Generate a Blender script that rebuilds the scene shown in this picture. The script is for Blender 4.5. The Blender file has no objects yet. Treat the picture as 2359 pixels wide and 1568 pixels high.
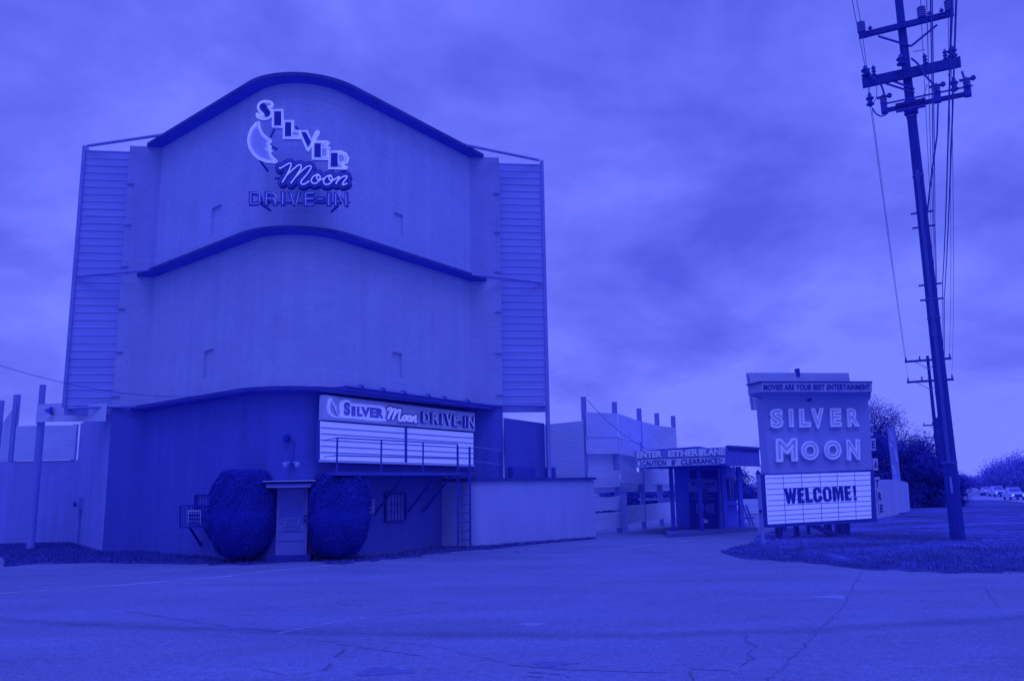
import bpy, math, random
import numpy as np
from mathutils import Vector, Matrix
R_ = math.radians
sc = bpy.context.scene
C = sc.collection
rng = np.random.default_rng(7)
random.seed(7)

# ------------------------------------------------------------------ camera
F = 1880.0; CXP = 1179.0; CYP = 784.0; PITCH = R_(10.1); ROLL = R_(-0.99); H = 1.95
cam_d = bpy.data.cameras.new("camera"); cam = bpy.data.objects.new("camera", cam_d); C.objects.link(cam)
cam_d.sensor_width = 36.0; cam_d.lens = 36.0 * F / 2358.0
cam_d.clip_start = 0.1; cam_d.clip_end = 5000
cam.matrix_world = (Matrix.Translation((0, 0, H)) @ Matrix.Rotation(math.pi / 2 + PITCH, 4, 'X') @ Matrix.Rotation(ROLL, 4, 'Z'))
sc.camera = cam

# ------------------------------------------------------------------ sky and sun (blue overcast light, as in the photograph)
SUN_EL, SUN_AZ = 58.0, 10.0      # azimuth measured from behind the camera, negative: over the left shoulder
wd = bpy.data.worlds.new("World"); sc.world = wd; wd.use_nodes = True
nt = wd.node_tree; nt.nodes.clear()
def nd(t, **k):
    n = nt.nodes.new(t)
    for a, b in k.items(): setattr(n, a, b)
    return n
out = nd('ShaderNodeOutputWorld'); bg = nd('ShaderNodeBackground'); bg.inputs['Strength'].default_value = 0.1
sky = nd('ShaderNodeTexSky'); sky.sky_type = 'NISHITA'; sky.sun_disc = False
sky.sun_elevation = R_(SUN_EL); sky.sun_rotation = R_(180 + SUN_AZ)
tc = nd('ShaderNodeTexCoord'); sep = nd('ShaderNodeSeparateXYZ'); nt.links.new(tc.outputs['Generated'], sep.inputs[0])
def mth(op, a, b=None):
    m = nd('ShaderNodeMath', operation=op)
    for i, x in enumerate((a, b)):
        if x is None: continue
        if isinstance(x, (int, float)): m.inputs[i].default_value = x
        else: nt.links.new(x, m.inputs[i])
    return m.outputs[0]
zz = mth('ADD', mth('MAXIMUM', sep.outputs[2], 0.0), 0.42)
cmb = nd('ShaderNodeCombineXYZ')
nt.links.new(mth('DIVIDE', sep.outputs[0], zz), cmb.inputs[0]); nt.links.new(mth('DIVIDE', sep.outputs[1], zz), cmb.inputs[1])
n1 = nd('ShaderNodeTexNoise'); n1.inputs['Scale'].default_value = 2.3; n1.inputs['Detail'].default_value = 9; n1.inputs['Roughness'].default_value = 0.57
n1.inputs['Distortion'].default_value = 0.25
nt.links.new(cmb.outputs[0], n1.inputs['Vector'])
# brighter strip of sky near the horizon to the right of the tower
hor = mth('MULTIPLY', mth('SUBTRACT', 1.0, mth('MINIMUM', mth('MULTIPLY', mth('MAXIMUM', sep.outputs[2], 0.0), 4.2), 1.0)), 0.34)
hx = mth('MULTIPLY', mth('MAXIMUM', mth('ADD', sep.outputs[0], 0.15), 0.0), 1.6)
bank = mth('MULTIPLY', mth('POWER', 2.718, mth('MULTIPLY', mth('POWER', mth('DIVIDE', mth('SUBTRACT', sep.outputs[2], 0.27), 0.09), 2.0), -1.0)), mth('MINIMUM', mth('MAXIMUM', mth('MULTIPLY', mth('ADD', sep.outputs[0], 0.02), 3.0), 0.0), 1.0))
fac = mth('SUBTRACT', mth('ADD', n1.outputs[0], mth('MULTIPLY', hor, hx)), mth('MULTIPLY', bank, 0.075))
rp = nd('ShaderNodeValToRGB'); cr = rp.color_ramp
cr.elements[0].position = 0.36; cr.elements[0].color = (0.86, 1.07, 8.0, 1)
cr.elements[1].position = 0.64; cr.elements[1].color = (1.95, 2.40, 12.0, 1)
m_ = cr.elements.new(0.52); m_.color = (1.44, 1.78, 10.0, 1)
nt.links.new(fac, rp.inputs[0])
tint = nd('ShaderNodeMix', data_type='RGBA', blend_type='MULTIPLY'); tint.inputs[0].default_value = 1.0
tint.inputs[7].default_value = (0.35, 0.3, 1.2, 1); nt.links.new(sky.outputs[0], tint.inputs[6])
mx = nd('ShaderNodeMix', data_type='RGBA'); mx.inputs[0].default_value = 0.94
nt.links.new(tint.outputs[2], mx.inputs[6]); nt.links.new(rp.outputs[0], mx.inputs[7])
zb = nd('ShaderNodeMapRange'); zb.interpolation_type = 'SMOOTHSTEP'; zb.inputs[1].default_value = 0.6; zb.inputs[2].default_value = 0.92; zb.inputs[3].default_value = 1.0; zb.inputs[4].default_value = 2.1
nt.links.new(sep.outputs[2], zb.inputs[0])
mz = nd('ShaderNodeVectorMath', operation='SCALE'); nt.links.new(mx.outputs[2], mz.inputs[0]); nt.links.new(zb.outputs[0], mz.inputs['Scale'])
yb = nd('ShaderNodeMapRange'); yb.inputs[1].default_value = -0.85; yb.inputs[2].default_value = -0.05; yb.inputs[3].default_value = 0.70; yb.inputs[4].default_value = 1.0    # unseen sky behind the camera dimmed, added to shade walls facing it
nt.links.new(sep.outputs[1], yb.inputs[0])
my = nd('ShaderNodeVectorMath', operation='SCALE'); nt.links.new(mz.outputs[0], my.inputs[0]); nt.links.new(yb.outputs[0], my.inputs['Scale'])
nt.links.new(my.outputs[0], bg.inputs['Color']); nt.links.new(bg.outputs[0], out.inputs[0])

sl = bpy.data.lights.new("sun", 'SUN'); sl.energy = 0.65; sl.angle = R_(28); sl.color = (0.19, 0.21, 1.0)
so = bpy.data.objects.new("sun", sl); C.objects.link(so)
_az = R_(SUN_AZ)
sdir = Vector((math.sin(_az) * math.cos(R_(SUN_EL)), -math.cos(_az) * math.cos(R_(SUN_EL)), math.sin(R_(SUN_EL))))
so.rotation_euler = sdir.to_track_quat('Z', 'Y').to_euler()
sc.view_settings.view_transform = 'Standard'; sc.view_settings.look = 'None'; sc.view_settings.exposure = 0.0; sc.view_settings.gamma = 1.0

# ------------------------------------------------------------------ pixel <-> world helpers (pixels of a 2358 wide copy of the photo)
def ray(x, y):
    u = (x - CXP) / F; v = -(y - CYP) / F
    c, s = math.cos(ROLL), math.sin(ROLL); u, v = c * u - s * v, s * u + c * v
    return np.array([u, math.cos(PITCH) - v * math.sin(PITCH), math.sin(PITCH) + v * math.cos(PITCH)])
CAM = np.array([0, 0, H])
def G(x, y, z=0.0):
    d = ray(x, y); return CAM + d * ((z - H) / d[2])
def AY(x, y, Y):
    d = ray(x, y); return CAM + d * (Y / d[1])
def OW(x, y, A, B, off=0.0):
    A = np.array(A[:2], float); B = np.array(B[:2], float); n = np.array([(B - A)[1], -(B - A)[0]]); n /= np.linalg.norm(n)
    A = A + n * off; d = ray(x, y); return CAM + d * ((A @ n) / (d[:2] @ n))
def gz(x, y):                       # the ground falls gently away towards the far road
    t = min(max((y - 42.0) / 85.0, 0.0), 1.0); return -1.6 * t * t * (3 - 2 * t)
def V3(*a): return np.array(a, float)

# ------------------------------------------------------------------ mesh builder
class MB:
    def __init__(s): s.v = []; s.f = []; s.uv = []
    def add(s, vs, fs, uvs=None):
        o = len(s.v); s.v += [tuple(map(float, p)) for p in vs]
        for i, f in enumerate(fs):
            s.f.append([o + j for j in f]); s.uv.append(uvs[i] if uvs else None)
        return s
    def quad(s, a, b, c, d, uv=None): return s.add([a, b, c, d], [(0, 1, 2, 3)], [uv] if uv else None)
    def hexa(s, p):                 # 8 corners: bottom ring 0-3 (ccw from above), top ring 4-7
        return s.add(p, [(3, 2, 1, 0), (4, 5, 6, 7), (0, 1, 5, 4), (1, 2, 6, 5), (2, 3, 7, 6), (3, 0, 4, 7)])
    def box(s, c, size, x=(1, 0, 0), z=(0, 0, 1)):
        x = V3(*x); x /= np.linalg.norm(x); z = V3(*z); z = z - x * (x @ z); z /= np.linalg.norm(z); y = np.cross(z, x)
        a, b, h = size[0] / 2, size[1] / 2, size[2] / 2; c = V3(*c)
        return s.hexa([c + x * i * a + y * j * b + z * k * h for k in (-1, 1) for i, j in ((-1, -1), (1, -1), (1, 1), (-1, 1))])
    def bar(s, a, b, w, d=None, up=(0, 0, 1)):
        a = V3(*a); b = V3(*b); d = w if d is None else d; x = b - a; L = np.linalg.norm(x)
        if abs(x[2]) > .98 * L: up = (0, 1, 0) if tuple(up) == (0, 0, 1) else up
        return s.box((a + b) / 2, (L, w, d), x, up)
    def tube(s, pts, r, n=6, closed=False, r2=None):
        P = [V3(*p) for p in pts]; m = len(P); vs = []; prev = None
        for i, p in enumerate(P):
            if closed: t = P[(i + 1) % m] - P[i - 1]
            else: t = P[min(i + 1, m - 1)] - P[max(i - 1, 0)]
            L = np.linalg.norm(t); t = t / L if L > 1e-9 else V3(0, 0, 1)
            if prev is None:
                ref = V3(0, 0, 1) if abs(t[2]) < .9 else V3(1, 0, 0); u = np.cross(t, ref)
            else: u = prev - t * (prev @ t)
            u /= np.linalg.norm(u); prev = u; w = np.cross(t, u)
            rr = r if r2 is None else r + (r2 - r) * i / max(1, m - 1)
            for k in range(n):
                a = 2 * math.pi * k / n; vs.append(p + (u * math.cos(a) + w * math.sin(a)) * rr)
        fs = []
        for i in range(m if closed else m - 1):
            j = (i + 1) % m
            for k in range(n): fs.append((i * n + k, i * n + (k + 1) % n, j * n + (k + 1) % n, j * n + k))
        if not closed: fs += [tuple(range(n))[::-1], tuple((m - 1) * n + k for k in range(n))]
        return s.add(vs, fs)
    def lathe(s, c, prof, n=10, axis=(0, 0, 1)):
        ax = V3(*axis); ax /= np.linalg.norm(ax); ref = V3(1, 0, 0) if abs(ax[0]) < .9 else V3(0, 1, 0)
        u = np.cross(ax, ref); u /= np.linalg.norm(u); w = np.cross(ax, u); c = V3(*c); vs = []; fs = []
        for r, h in prof:
            for k in range(n):
                a = 2 * math.pi * k / n; vs.append(c + ax * h + (u * math.cos(a) + w * math.sin(a)) * r)
        for i in range(len(prof) - 1):
            for k in range(n): fs.append((i * n + k, i * n + (k + 1) % n, (i + 1) * n + (k + 1) % n, (i + 1) * n + k))
        fs += [tuple(range(n))[::-1], tuple((len(prof) - 1) * n + k for k in range(n))]
        return s.add(vs, fs)
    def prism(s, pts, ext):         # polygon (3D points, ccw seen from the front) extruded backwards by -ext: front face at pts
        m = len(pts); P = [V3(*p) for p in pts]; e = V3(*ext)
        vs = P + [p - e for p in P]
        fs = [tuple(range(m)), tuple(range(2 * m - 1, m - 1, -1))] + [(i, m + i, m + (i + 1) % m, (i + 1) % m) for i in range(m)]
        return s.add(vs, fs)
    def sheet(s, A, B, z0, z1, n_off, pitch, amp, steps=4, z0b=None, z1b=None):   # horizontally corrugated sheet between plan points A and B
        A = V3(A[0], A[1], 0); B = V3(B[0], B[1], 0); t = (B - A) / np.linalg.norm(B - A); nn = V3(t[1], -t[0], 0)
        z0b = z0 if z0b is None else z0b; z1b = z1 if z1b is None else z1b
        k = max(2, int((z1 - z0) / pitch * steps)); vs = []; fs = []
        for i in range(k + 1):
            q = i / k; o = nn * (n_off + amp * math.sin(2 * math.pi * i / steps))
            vs.append(A + o + V3(0, 0, z0 + (z1 - z0) * q)); vs.append(B + o + V3(0, 0, z0b + (z1b - z0b) * q))
        for i in range(k): fs.append((2 * i, 2 * i + 1, 2 * i + 3, 2 * i + 2))
        return s.add(vs, fs)
    def build(s, name, m, parent=None, smooth=0, org=None):
        if org is None: org = V3(*W[parent.name]) if parent else V3(*np.mean(np.array(s.v), 0)[:2], min(p[2] for p in s.v))
        me = bpy.data.meshes.new(name)
        me.from_pydata([tuple(np.array(p) - org) for p in s.v], [], s.f)
        if any(u is not None for u in s.uv):
            ul = me.uv_layers.new(name="uv"); k = 0
            for f, u in zip(s.f, s.uv):
                for j in range(len(f)):
                    ul.data[k].uv = u[j] if u else (0, 0); k += 1
        me.materials.append(m)
        if smooth: me.shade_smooth(); me.set_sharp_from_angle(angle=R_(smooth))
        me.update()
        o = bpy.data.objects.new(name, me); C.objects.link(o)
        if parent: o.parent = parent
        else: o.location = org
        W[o.name] = tuple(org)
        return o
W = {}
def tag(o, label=None, cat=None, group=None, kind=None):
    if label: o['label'] = label
    if cat: o['category'] = cat
    if group: o['group'] = group
    if kind: o['kind'] = kind
    return o
def thing(name, label, cat, loc, group=None):
    o = bpy.data.objects.new(name, None); C.objects.link(o); o.location = loc; o.empty_display_size = .3
    W[o.name] = tuple(map(float, loc)); return tag(o, label, cat, group)
def dup(o, loc=None, rz=None, label=None, parent=None):
    c = o.copy(); C.objects.link(c); c.parent = parent
    if loc is not None: c.location = loc
    if rz is not None: c.rotation_euler = (0, 0, rz)
    if label: c['label'] = label
    for ch in list(o.children): dup(ch, parent=c)
    return c
def catenary(a, b, sag, n=24):
    a = V3(*a); b = V3(*b); return [a + (b - a) * t - V3(0, 0, 4 * sag * t * (1 - t)) for t in np.linspace(0, 1, n)]
def arc(cx, cy, r, a0, a1, n): return [(cx + r * math.cos(R_(a0 + (a1 - a0) * i / n)), cy + r * math.sin(R_(a0 + (a1 - a0) * i / n))) for i in range(n + 1)]

# ------------------------------------------------------------------ materials
def bl(a): return min(.96, .60 + .5 * a)
def col(a, b=None): return (a * .92, a * 1.04 + .014, bl(a) if b is None else b, 1)
def mat(name, a, b=None, rough=.8, var=.12, scale=1.5, stretch=(1, 1, 1), spec=.15, bump=0, bscale=40, emit=None, es=0, metal=0, fine=0):
    m = bpy.data.materials.new(name); m.use_nodes = True; t = m.node_tree; p = t.nodes['Principled BSDF']
    p.inputs['Roughness'].default_value = rough; p.inputs['Specular IOR Level'].default_value = spec; p.inputs['Metallic'].default_value = metal
    lo = col(a * (1 - var), None if b is None else b * (1 - var * .6)); hi = col(a * (1 + var), None if b is None else b * (1 + var * .6))
    tcn = t.nodes.new('ShaderNodeTexCoord'); mp = t.nodes.new('ShaderNodeMapping'); mp.inputs['Scale'].default_value = stretch
    t.links.new(tcn.outputs['Object'], mp.inputs[0])
    nz = t.nodes.new('ShaderNodeTexNoise'); nz.inputs['Scale'].default_value = scale; nz.inputs['Detail'].default_value = 8; nz.inputs['Roughness'].default_value = .65
    t.links.new(mp.outputs[0], nz.inputs['Vector'])
    mix = t.nodes.new('ShaderNodeMix'); mix.data_type = 'RGBA'; mix.inputs[6].default_value = lo; mix.inputs[7].default_value = hi
    mr = t.nodes.new('ShaderNodeMapRange'); mr.inputs[1].default_value = .3; mr.inputs[2].default_value = .7
    t.links.new(nz.outputs[0], mr.inputs[0]); t.links.new(mr.outputs[0], mix.inputs[0])
    t.links.new(mix.outputs[2], p.inputs['Base Color'])
    if bump:
        n2 = t.nodes.new('ShaderNodeTexNoise'); n2.inputs['Scale'].default_value = bscale; n2.inputs['Detail'].default_value = 4
        t.links.new(tcn.outputs['Object'], n2.inputs['Vector'])
        bp = t.nodes.new('ShaderNodeBump'); bp.inputs['Strength'].default_value = bump; bp.inputs['Distance'].default_value = .02
        t.links.new(n2.outputs[0], bp.inputs['Height']); t.links.new(bp.outputs[0], p.inputs['Normal'])
    if emit: p.inputs['Emission Color'].default_value = (*emit, 1); p.inputs['Emission Strength'].default_value = es
    m['mix'] = mix.name
    return m
def block_mat(name, a, b=None, joint=.72, bw=.41, bh=.205, streak=.12):
    m = mat(name, a, b, rough=.85, var=.07, scale=.8, spec=.1); t = m.node_tree; p = t.nodes['Principled BSDF']; mix = t.nodes[m['mix']]
    uv = t.nodes.new('ShaderNodeUVMap'); br = t.nodes.new('ShaderNodeTexBrick'); br.inputs['Scale'].default_value = 1
    br.inputs['Brick Width'].default_value = bw; br.inputs['Row Height'].default_value = bh; br.inputs['Mortar Size'].default_value = .009
    br.inputs['Mortar Smooth'].default_value = .3
    br.inputs['Color1'].default_value = (.95, .95, .97, 1); br.inputs['Color2'].default_value = (1, 1, 1, 1); br.inputs['Mortar'].default_value = (joint * .85, joint * .85, joint, 1)
    t.links.new(uv.outputs[0], br.inputs['Vector'])
    mm = t.nodes.new('ShaderNodeMix'); mm.data_type = 'RGBA'; mm.blend_type = 'MULTIPLY'; mm.inputs[0].default_value = 1
    t.links.new(mix.outputs[2], mm.inputs[6]); t.links.new(br.outputs[0], mm.inputs[7])
    mp = t.nodes.new('ShaderNodeMapping'); mp.inputs['Scale'].default_value = (2.2, .12, 1); t.links.new(uv.outputs[0], mp.inputs[0])
    nz = t.nodes.new('ShaderNodeTexNoise'); nz.inputs['Scale'].default_value = 1.2; nz.inputs['Detail'].default_value = 5; t.links.new(mp.outputs[0], nz.inputs['Vector'])
    mr = t.nodes.new('ShaderNodeMapRange'); mr.inputs[1].default_value = .35; mr.inputs[2].default_value = .65; mr.inputs[3].default_value = 1 - streak; mr.inputs[4].default_value = 1.02
    t.links.new(nz.outputs[0], mr.inputs[0])
    m3 = t.nodes.new('ShaderNodeMix'); m3.data_type = 'RGBA'; m3.blend_type = 'MULTIPLY'; m3.inputs[0].default_value = 1
    t.links.new(mm.outputs[2], m3.inputs[6]); t.links.new(mr.outputs[0], m3.inputs[7]); t.links.new(m3.outputs[2], p.inputs['Base Color'])
    bp = t.nodes.new('ShaderNodeBump'); bp.inputs['Strength'].default_value = .35; bp.inputs['Distance'].default_value = .01
    t.links.new(br.outputs[0], bp.inputs['Height']); t.links.new(bp.outputs[0], p.inputs['Normal'])
    return m
M = dict(
    wall_hi=block_mat('upper_block_paint', .58, .86, joint=.88, streak=.06),
    wall_lo=block_mat('middle_block_paint', .58, .81, joint=.94, streak=.06),
    wall_side_hi=block_mat('end_wall_block', .46, .77, joint=.88, streak=.06), wall_side_lo=block_mat('lower_end_wall_block', .53, .79, joint=.92, streak=.06),
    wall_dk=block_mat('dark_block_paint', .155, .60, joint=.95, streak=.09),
    wall_pale=block_mat('pale_block_paint', .38, .80, joint=.92),
    annex=mat('pale_stucco', .53, .84, var=.13, scale=.9, stretch=(1.6, 1.6, .35), bump=.3, bscale=60),
    eave=mat('eave_concrete', .075, .42, var=.25, scale=3), soffit=mat('eave_soffit', .11, .66, var=.2),
    clad=mat('painted_siding', .46, .85, var=.08, scale=.6, stretch=(.5, .5, 2), spec=.3, rough=.5),
    steel=mat('painted_steel', .34, .74, var=.15, scale=4, rough=.5),
    dsteel=mat('dark_steel', .07, .5, var=.2, scale=6, rough=.5),
    black=mat('black_paint', .03, .42, var=.2),
    corr=mat('corrugated_sheet', .70, .92, var=.12, scale=.7, stretch=(1, 1, 3), rough=.45, spec=.35),
    post=mat('painted_timber', .31, .72, var=.14, scale=2, stretch=(3, 3, .4)),
    white=mat('white_panel', .95, 1.0, var=.02, scale=1),
    board=mat('sign_board_grey', .75, .95, var=.05, scale=1.2), nameboard=mat('name_board', .74, .95, var=.05, scale=1.2), dletter=mat('channel_letter_face', .13, .55, var=.1), panel_lit=mat('backlit_letter_panel', .95, 1.0, var=.02, emit=(.16, .19, .8), es=.40),
    dark_letter=mat('dark_letter', .06, .45, var=.1),
    mid_letter=mat('mid_letter_face', .28, .72, var=.1),
    door=mat('door_paint', .27, .68, var=.1, scale=3), glass=mat('door_glass', .12, .55, rough=.15, spec=.5, var=.25, scale=2),
    wood=mat('weathered_pole_wood', .05, .40, var=.35, scale=6, stretch=(4, 4, .25), bump=.3, bscale=25),
    porc=mat('insulator_porcelain', .2, .6, rough=.3, spec=.4),
    signface=mat('sign_face_paint', .47, .83, var=.06, scale=.6), signdark=mat('sign_frame_paint', .09, .5, var=.12),
    tubewhite=mat('pale_channel_edge', .95, 1.0, var=.04, rough=.4), platelit=mat('lit_letter_plate', .9, 1.0, var=.03, emit=(.19, .22, 1.0), es=.42), rim_glow=mat('brightened_letter_rim', .95, 1.0, var=.03, emit=(.17, .2, .9), es=.22), tubein=mat('channel_face', .66, .92, var=.12, scale=5),  # glow added to the roadside letter rims to lift their shaded undersides
    neon=mat('lit_neon_tube', .8, 1., emit=(.20, .23, 1.0), es=.75, rough=.3),
    neon_dim=mat('dim_neon_tube', .8, 1., emit=(.15, .18, 1.0), es=.3, rough=.3),
    moonface=mat('moon_face', .62, .92, var=.05), plate=mat('plate_dark', .06, .42, var=.1), step=mat('dark_step', .05, .36, var=.3), riser=mat('riser_paint', .12, .5, var=.15),
    booth=mat('booth_dark_paint', .18, .82, var=.15), boothmid=mat('booth_timber', .20, .68, var=.2, stretch=(6, 6, .3), scale=2),
    tar=mat('tar_crack', .13, .37, var=.4, scale=4), paint=mat('worn_road_paint', .52, .78, var=.25, scale=8),
    paint_faint=mat('nearly_worn_off_paint', .30, .55, var=.3, scale=6), curb=mat('curb_concrete', .16, .45, var=.2, scale=4), road=mat('far_road', .30, .62, var=.08),
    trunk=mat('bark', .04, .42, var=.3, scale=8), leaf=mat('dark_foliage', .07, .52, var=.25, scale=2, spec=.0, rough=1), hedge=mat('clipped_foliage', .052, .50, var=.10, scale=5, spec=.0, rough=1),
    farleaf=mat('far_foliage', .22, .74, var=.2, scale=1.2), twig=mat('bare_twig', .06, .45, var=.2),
    carpaint=mat('pale_car_paint', .45, .8, rough=.3, spec=.5), cardark=mat('grey_car_paint', .16, .55, rough=.3, spec=.5), carglass=mat('car_glass', .06, .5, rough=.1, spec=.6),
    tyre=mat('tyre_rubber', .02, .4), lamp=mat('lit_headlight', .8, 1., emit=(.2, .23, 1.), es=1.3),
    bulb=mat('lamp_glass', .6, .9, rough=.2, spec=.5), rubble=mat('pale_litter', .2, .5, var=.3, scale=10),
)
def ground_mat(name, a, b, kind):
    m = mat(name, a, b, rough=.92, var=.10, scale=.35, spec=.08); t = m.node_tree; p = t.nodes['Principled BSDF']; mix = t.nodes[m['mix']]
    tcn = t.nodes.new('ShaderNodeTexCoord'); cur = mix.outputs[2]
    def mul(fac_out, lo, hi, p0, p1):
        nonlocal cur
        mr = t.nodes.new('ShaderNodeMapRange'); mr.inputs[1].default_value = p0; mr.inputs[2].default_value = p1; mr.inputs[3].default_value = lo; mr.inputs[4].default_value = hi
        t.links.new(fac_out, mr.inputs[0]); q = t.nodes.new('ShaderNodeMix'); q.data_type = 'RGBA'; q.blend_type = 'MULTIPLY'; q.inputs[0].default_value = 1
        t.links.new(cur, q.inputs[6]); t.links.new(mr.outputs[0], q.inputs[7]); cur = q.outputs[2]; return mr
    def noise(s, d=6, st=(1, 1, 1), r=.6):
        mp = t.nodes.new('ShaderNodeMapping'); mp.inputs['Scale'].default_value = st; t.links.new(tcn.outputs['Object'], mp.inputs[0])
        n = t.nodes.new('ShaderNodeTexNoise'); n.inputs['Scale'].default_value = s; n.inputs['Detail'].default_value = d; n.inputs['Roughness'].default_value = r
        t.links.new(mp.outputs[0], n.inputs['Vector']); return n.outputs[0]
    if kind == 'asphalt':
        mul(noise(9, 5), .84, 1.16, .3, .7); mul(noise(30, 3), .70, 1.30, .3, .7); mul(noise(110, 2), .70, 1.30, .3, .7); mul(noise(.55, 5, (.4, 1.3, 1)), .88, 1.08, .35, .65)
        mul(noise(1.3, 8, (.45, 1.6, 1), .78), .72, 1.0, .30, .42)
        # hairline cracks, only where a second noise lets them
        wv = t.nodes.new('ShaderNodeMix'); wv.data_type = 'VECTOR'; wv.inputs[0].default_value = .12
        nn = t.nodes.new('ShaderNodeTexNoise'); nn.inputs['Scale'].default_value = 1.5; nn.inputs['Detail'].default_value = 5
        t.links.new(tcn.outputs['Object'], nn.inputs['Vector']); t.links.new(tcn.outputs['Object'], wv.inputs[4]); t.links.new(nn.outputs['Color'], wv.inputs[5])
        vo = t.nodes.new('ShaderNodeTexVoronoi'); vo.feature = 'DISTANCE_TO_EDGE'; vo.inputs['Scale'].default_value = .55; t.links.new(wv.outputs[1], vo.inputs['Vector'])
        ad = t.nodes.new('ShaderNodeMath'); ad.operation = 'ADD'; mk = t.nodes.new('ShaderNodeMapRange'); mk.inputs[1].default_value = .40; mk.inputs[2].default_value = .56; mk.inputs[4].default_value = .1
        t.links.new(noise(.22, 3), mk.inputs[0]); t.links.new(vo.outputs['Distance'], ad.inputs[0]); t.links.new(mk.outputs[0], ad.inputs[1])
        mul(ad.outputs[0], .62, 1.0, .003, .014)
        # a broad faint darker band that crosses the lot
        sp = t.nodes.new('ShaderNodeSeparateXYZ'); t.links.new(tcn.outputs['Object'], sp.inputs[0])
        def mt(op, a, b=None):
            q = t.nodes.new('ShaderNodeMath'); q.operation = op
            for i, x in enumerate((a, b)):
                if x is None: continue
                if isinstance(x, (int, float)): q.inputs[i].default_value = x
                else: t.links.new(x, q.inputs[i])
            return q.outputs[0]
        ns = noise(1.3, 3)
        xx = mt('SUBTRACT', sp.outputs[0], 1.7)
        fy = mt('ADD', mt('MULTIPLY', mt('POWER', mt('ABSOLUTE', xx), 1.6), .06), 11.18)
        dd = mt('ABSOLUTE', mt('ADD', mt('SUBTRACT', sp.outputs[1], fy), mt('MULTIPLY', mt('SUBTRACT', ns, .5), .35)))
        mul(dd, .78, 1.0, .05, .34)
    elif kind == 'soil':
        mul(noise(3, 6), .8, 1.15, .3, .7); mul(noise(40, 3), .8, 1.2, .3, .7)
    else:
        mul(noise(3, 6), .55, 1.25, .3, .7); mul(noise(60, 3), .6, 1.4, .3, .7); mul(noise(.45, 5, (.6, 1.2, 1)), .6, 1.4, .38, .62)
    t.links.new(cur, p.inputs['Base Color'])
    n2 = noise(160, 3); bp = t.nodes.new('ShaderNodeBump'); bp.inputs['Strength'].default_value = .5; bp.inputs['Distance'].default_value = .015
    t.links.new(n2, bp.inputs['Height']); t.links.new(bp.outputs[0], p.inputs['Normal'])
    return m
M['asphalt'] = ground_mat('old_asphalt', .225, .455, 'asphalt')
M['turf'] = ground_mat('mown_turf', .10, .40, 'turf')
M['soil'] = ground_mat('soil_and_dry_grass', .065, .36, 'soil')

# ------------------------------------------------------------------ text
_tc = {}
def text2d(s, bold=0.0, outline=0.0, ext=0.0, space=1.0):
    k = (s, bold, outline, ext, space)
    if k in _tc: return _tc[k]
    c = bpy.data.curves.new('t', 'FONT'); c.body = s; c.size = 1; c.offset = bold; c.resolution_u = 4; c.space_character = space
    if outline: c.fill_mode = 'NONE'; c.bevel_depth = outline; c.bevel_resolution = 1
    else: c.extrude = ext; c.fill_mode = 'BOTH'
    o = bpy.data.objects.new('t', c); C.objects.link(o)
    dg = bpy.context.evaluated_depsgraph_get(); me = bpy.data.meshes.new_from_object(o.evaluated_get(dg))
    v = np.array([p.co[:] for p in me.vertices]); f = [tuple(p.vertices) for p in me.polygons]
    bpy.data.objects.remove(o); bpy.data.curves.remove(c); bpy.data.meshes.remove(me)
    _tc[k] = (v, f); return v, f
def text_on(mb, s, quad, bold=0.0, depth=.02, lift=.004, outline=0.0, space=1.0, nrm=None):
    """Lay text into the world quad (bottom-left, bottom-right, top-right, top-left)."""
    a, b, c, d = [V3(*q) for q in quad]
    nn = np.cross(b - a, d - a); nn /= np.linalg.norm(nn)
    hgt = np.linalg.norm(d - a)
    v, f = text2d(s, bold, outline, .5 if not outline else 0, space)
    x0, y0 = v[:, 0].min(), v[:, 1].min(); w, h = np.ptp(v[:, 0]), np.ptp(v[:, 1])
    vs = []
    for p in v:
        x = (p[0] - x0) / w; y = (p[1] - y0) / h
        q = (a * (1 - x) + b * x) * (1 - y) + (d * (1 - x) + c * x) * y
        z = (lift + (p[2] + .5) * depth) if not outline else (lift + p[2] * hgt / h)
        vs.append(q + nn * z)
    mb.add(vs, f); return mb
def pq(pts, A, B, off=0.0): return [OW(x, y, A, B, off) for x, y in pts]      # bl, br, tr, tl in pixels -> a real plane

# ------------------------------------------------------------------ ground
def ground():
    xs = np.concatenate([np.linspace(-900, -60, 8), np.linspace(-50, 60, 34), np.linspace(70, 900, 9)])
    ys = np.concatenate([np.linspace(-60, 0, 5), np.linspace(4, 130, 44), np.linspace(150, 2500, 10)])
    vs = [(x, y, gz(x, y)) for y in ys for x in xs]; n = len(xs); fs = []
    for j in range(len(ys) - 1):
        for i in range(n - 1): fs.append((j * n + i, j * n + i + 1, (j + 1) * n + i + 1, (j + 1) * n + i))
    return MB().add(vs, fs)
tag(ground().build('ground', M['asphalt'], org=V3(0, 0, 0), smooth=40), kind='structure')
def flat(pts, z):       # plan polygon draped as a fan of triangles over the ground
    mb = MB(); mb.add([(p[0], p[1], gz(p[0], p[1]) + z) for p in pts], [tuple(range(len(pts)))]); return mb
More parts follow.
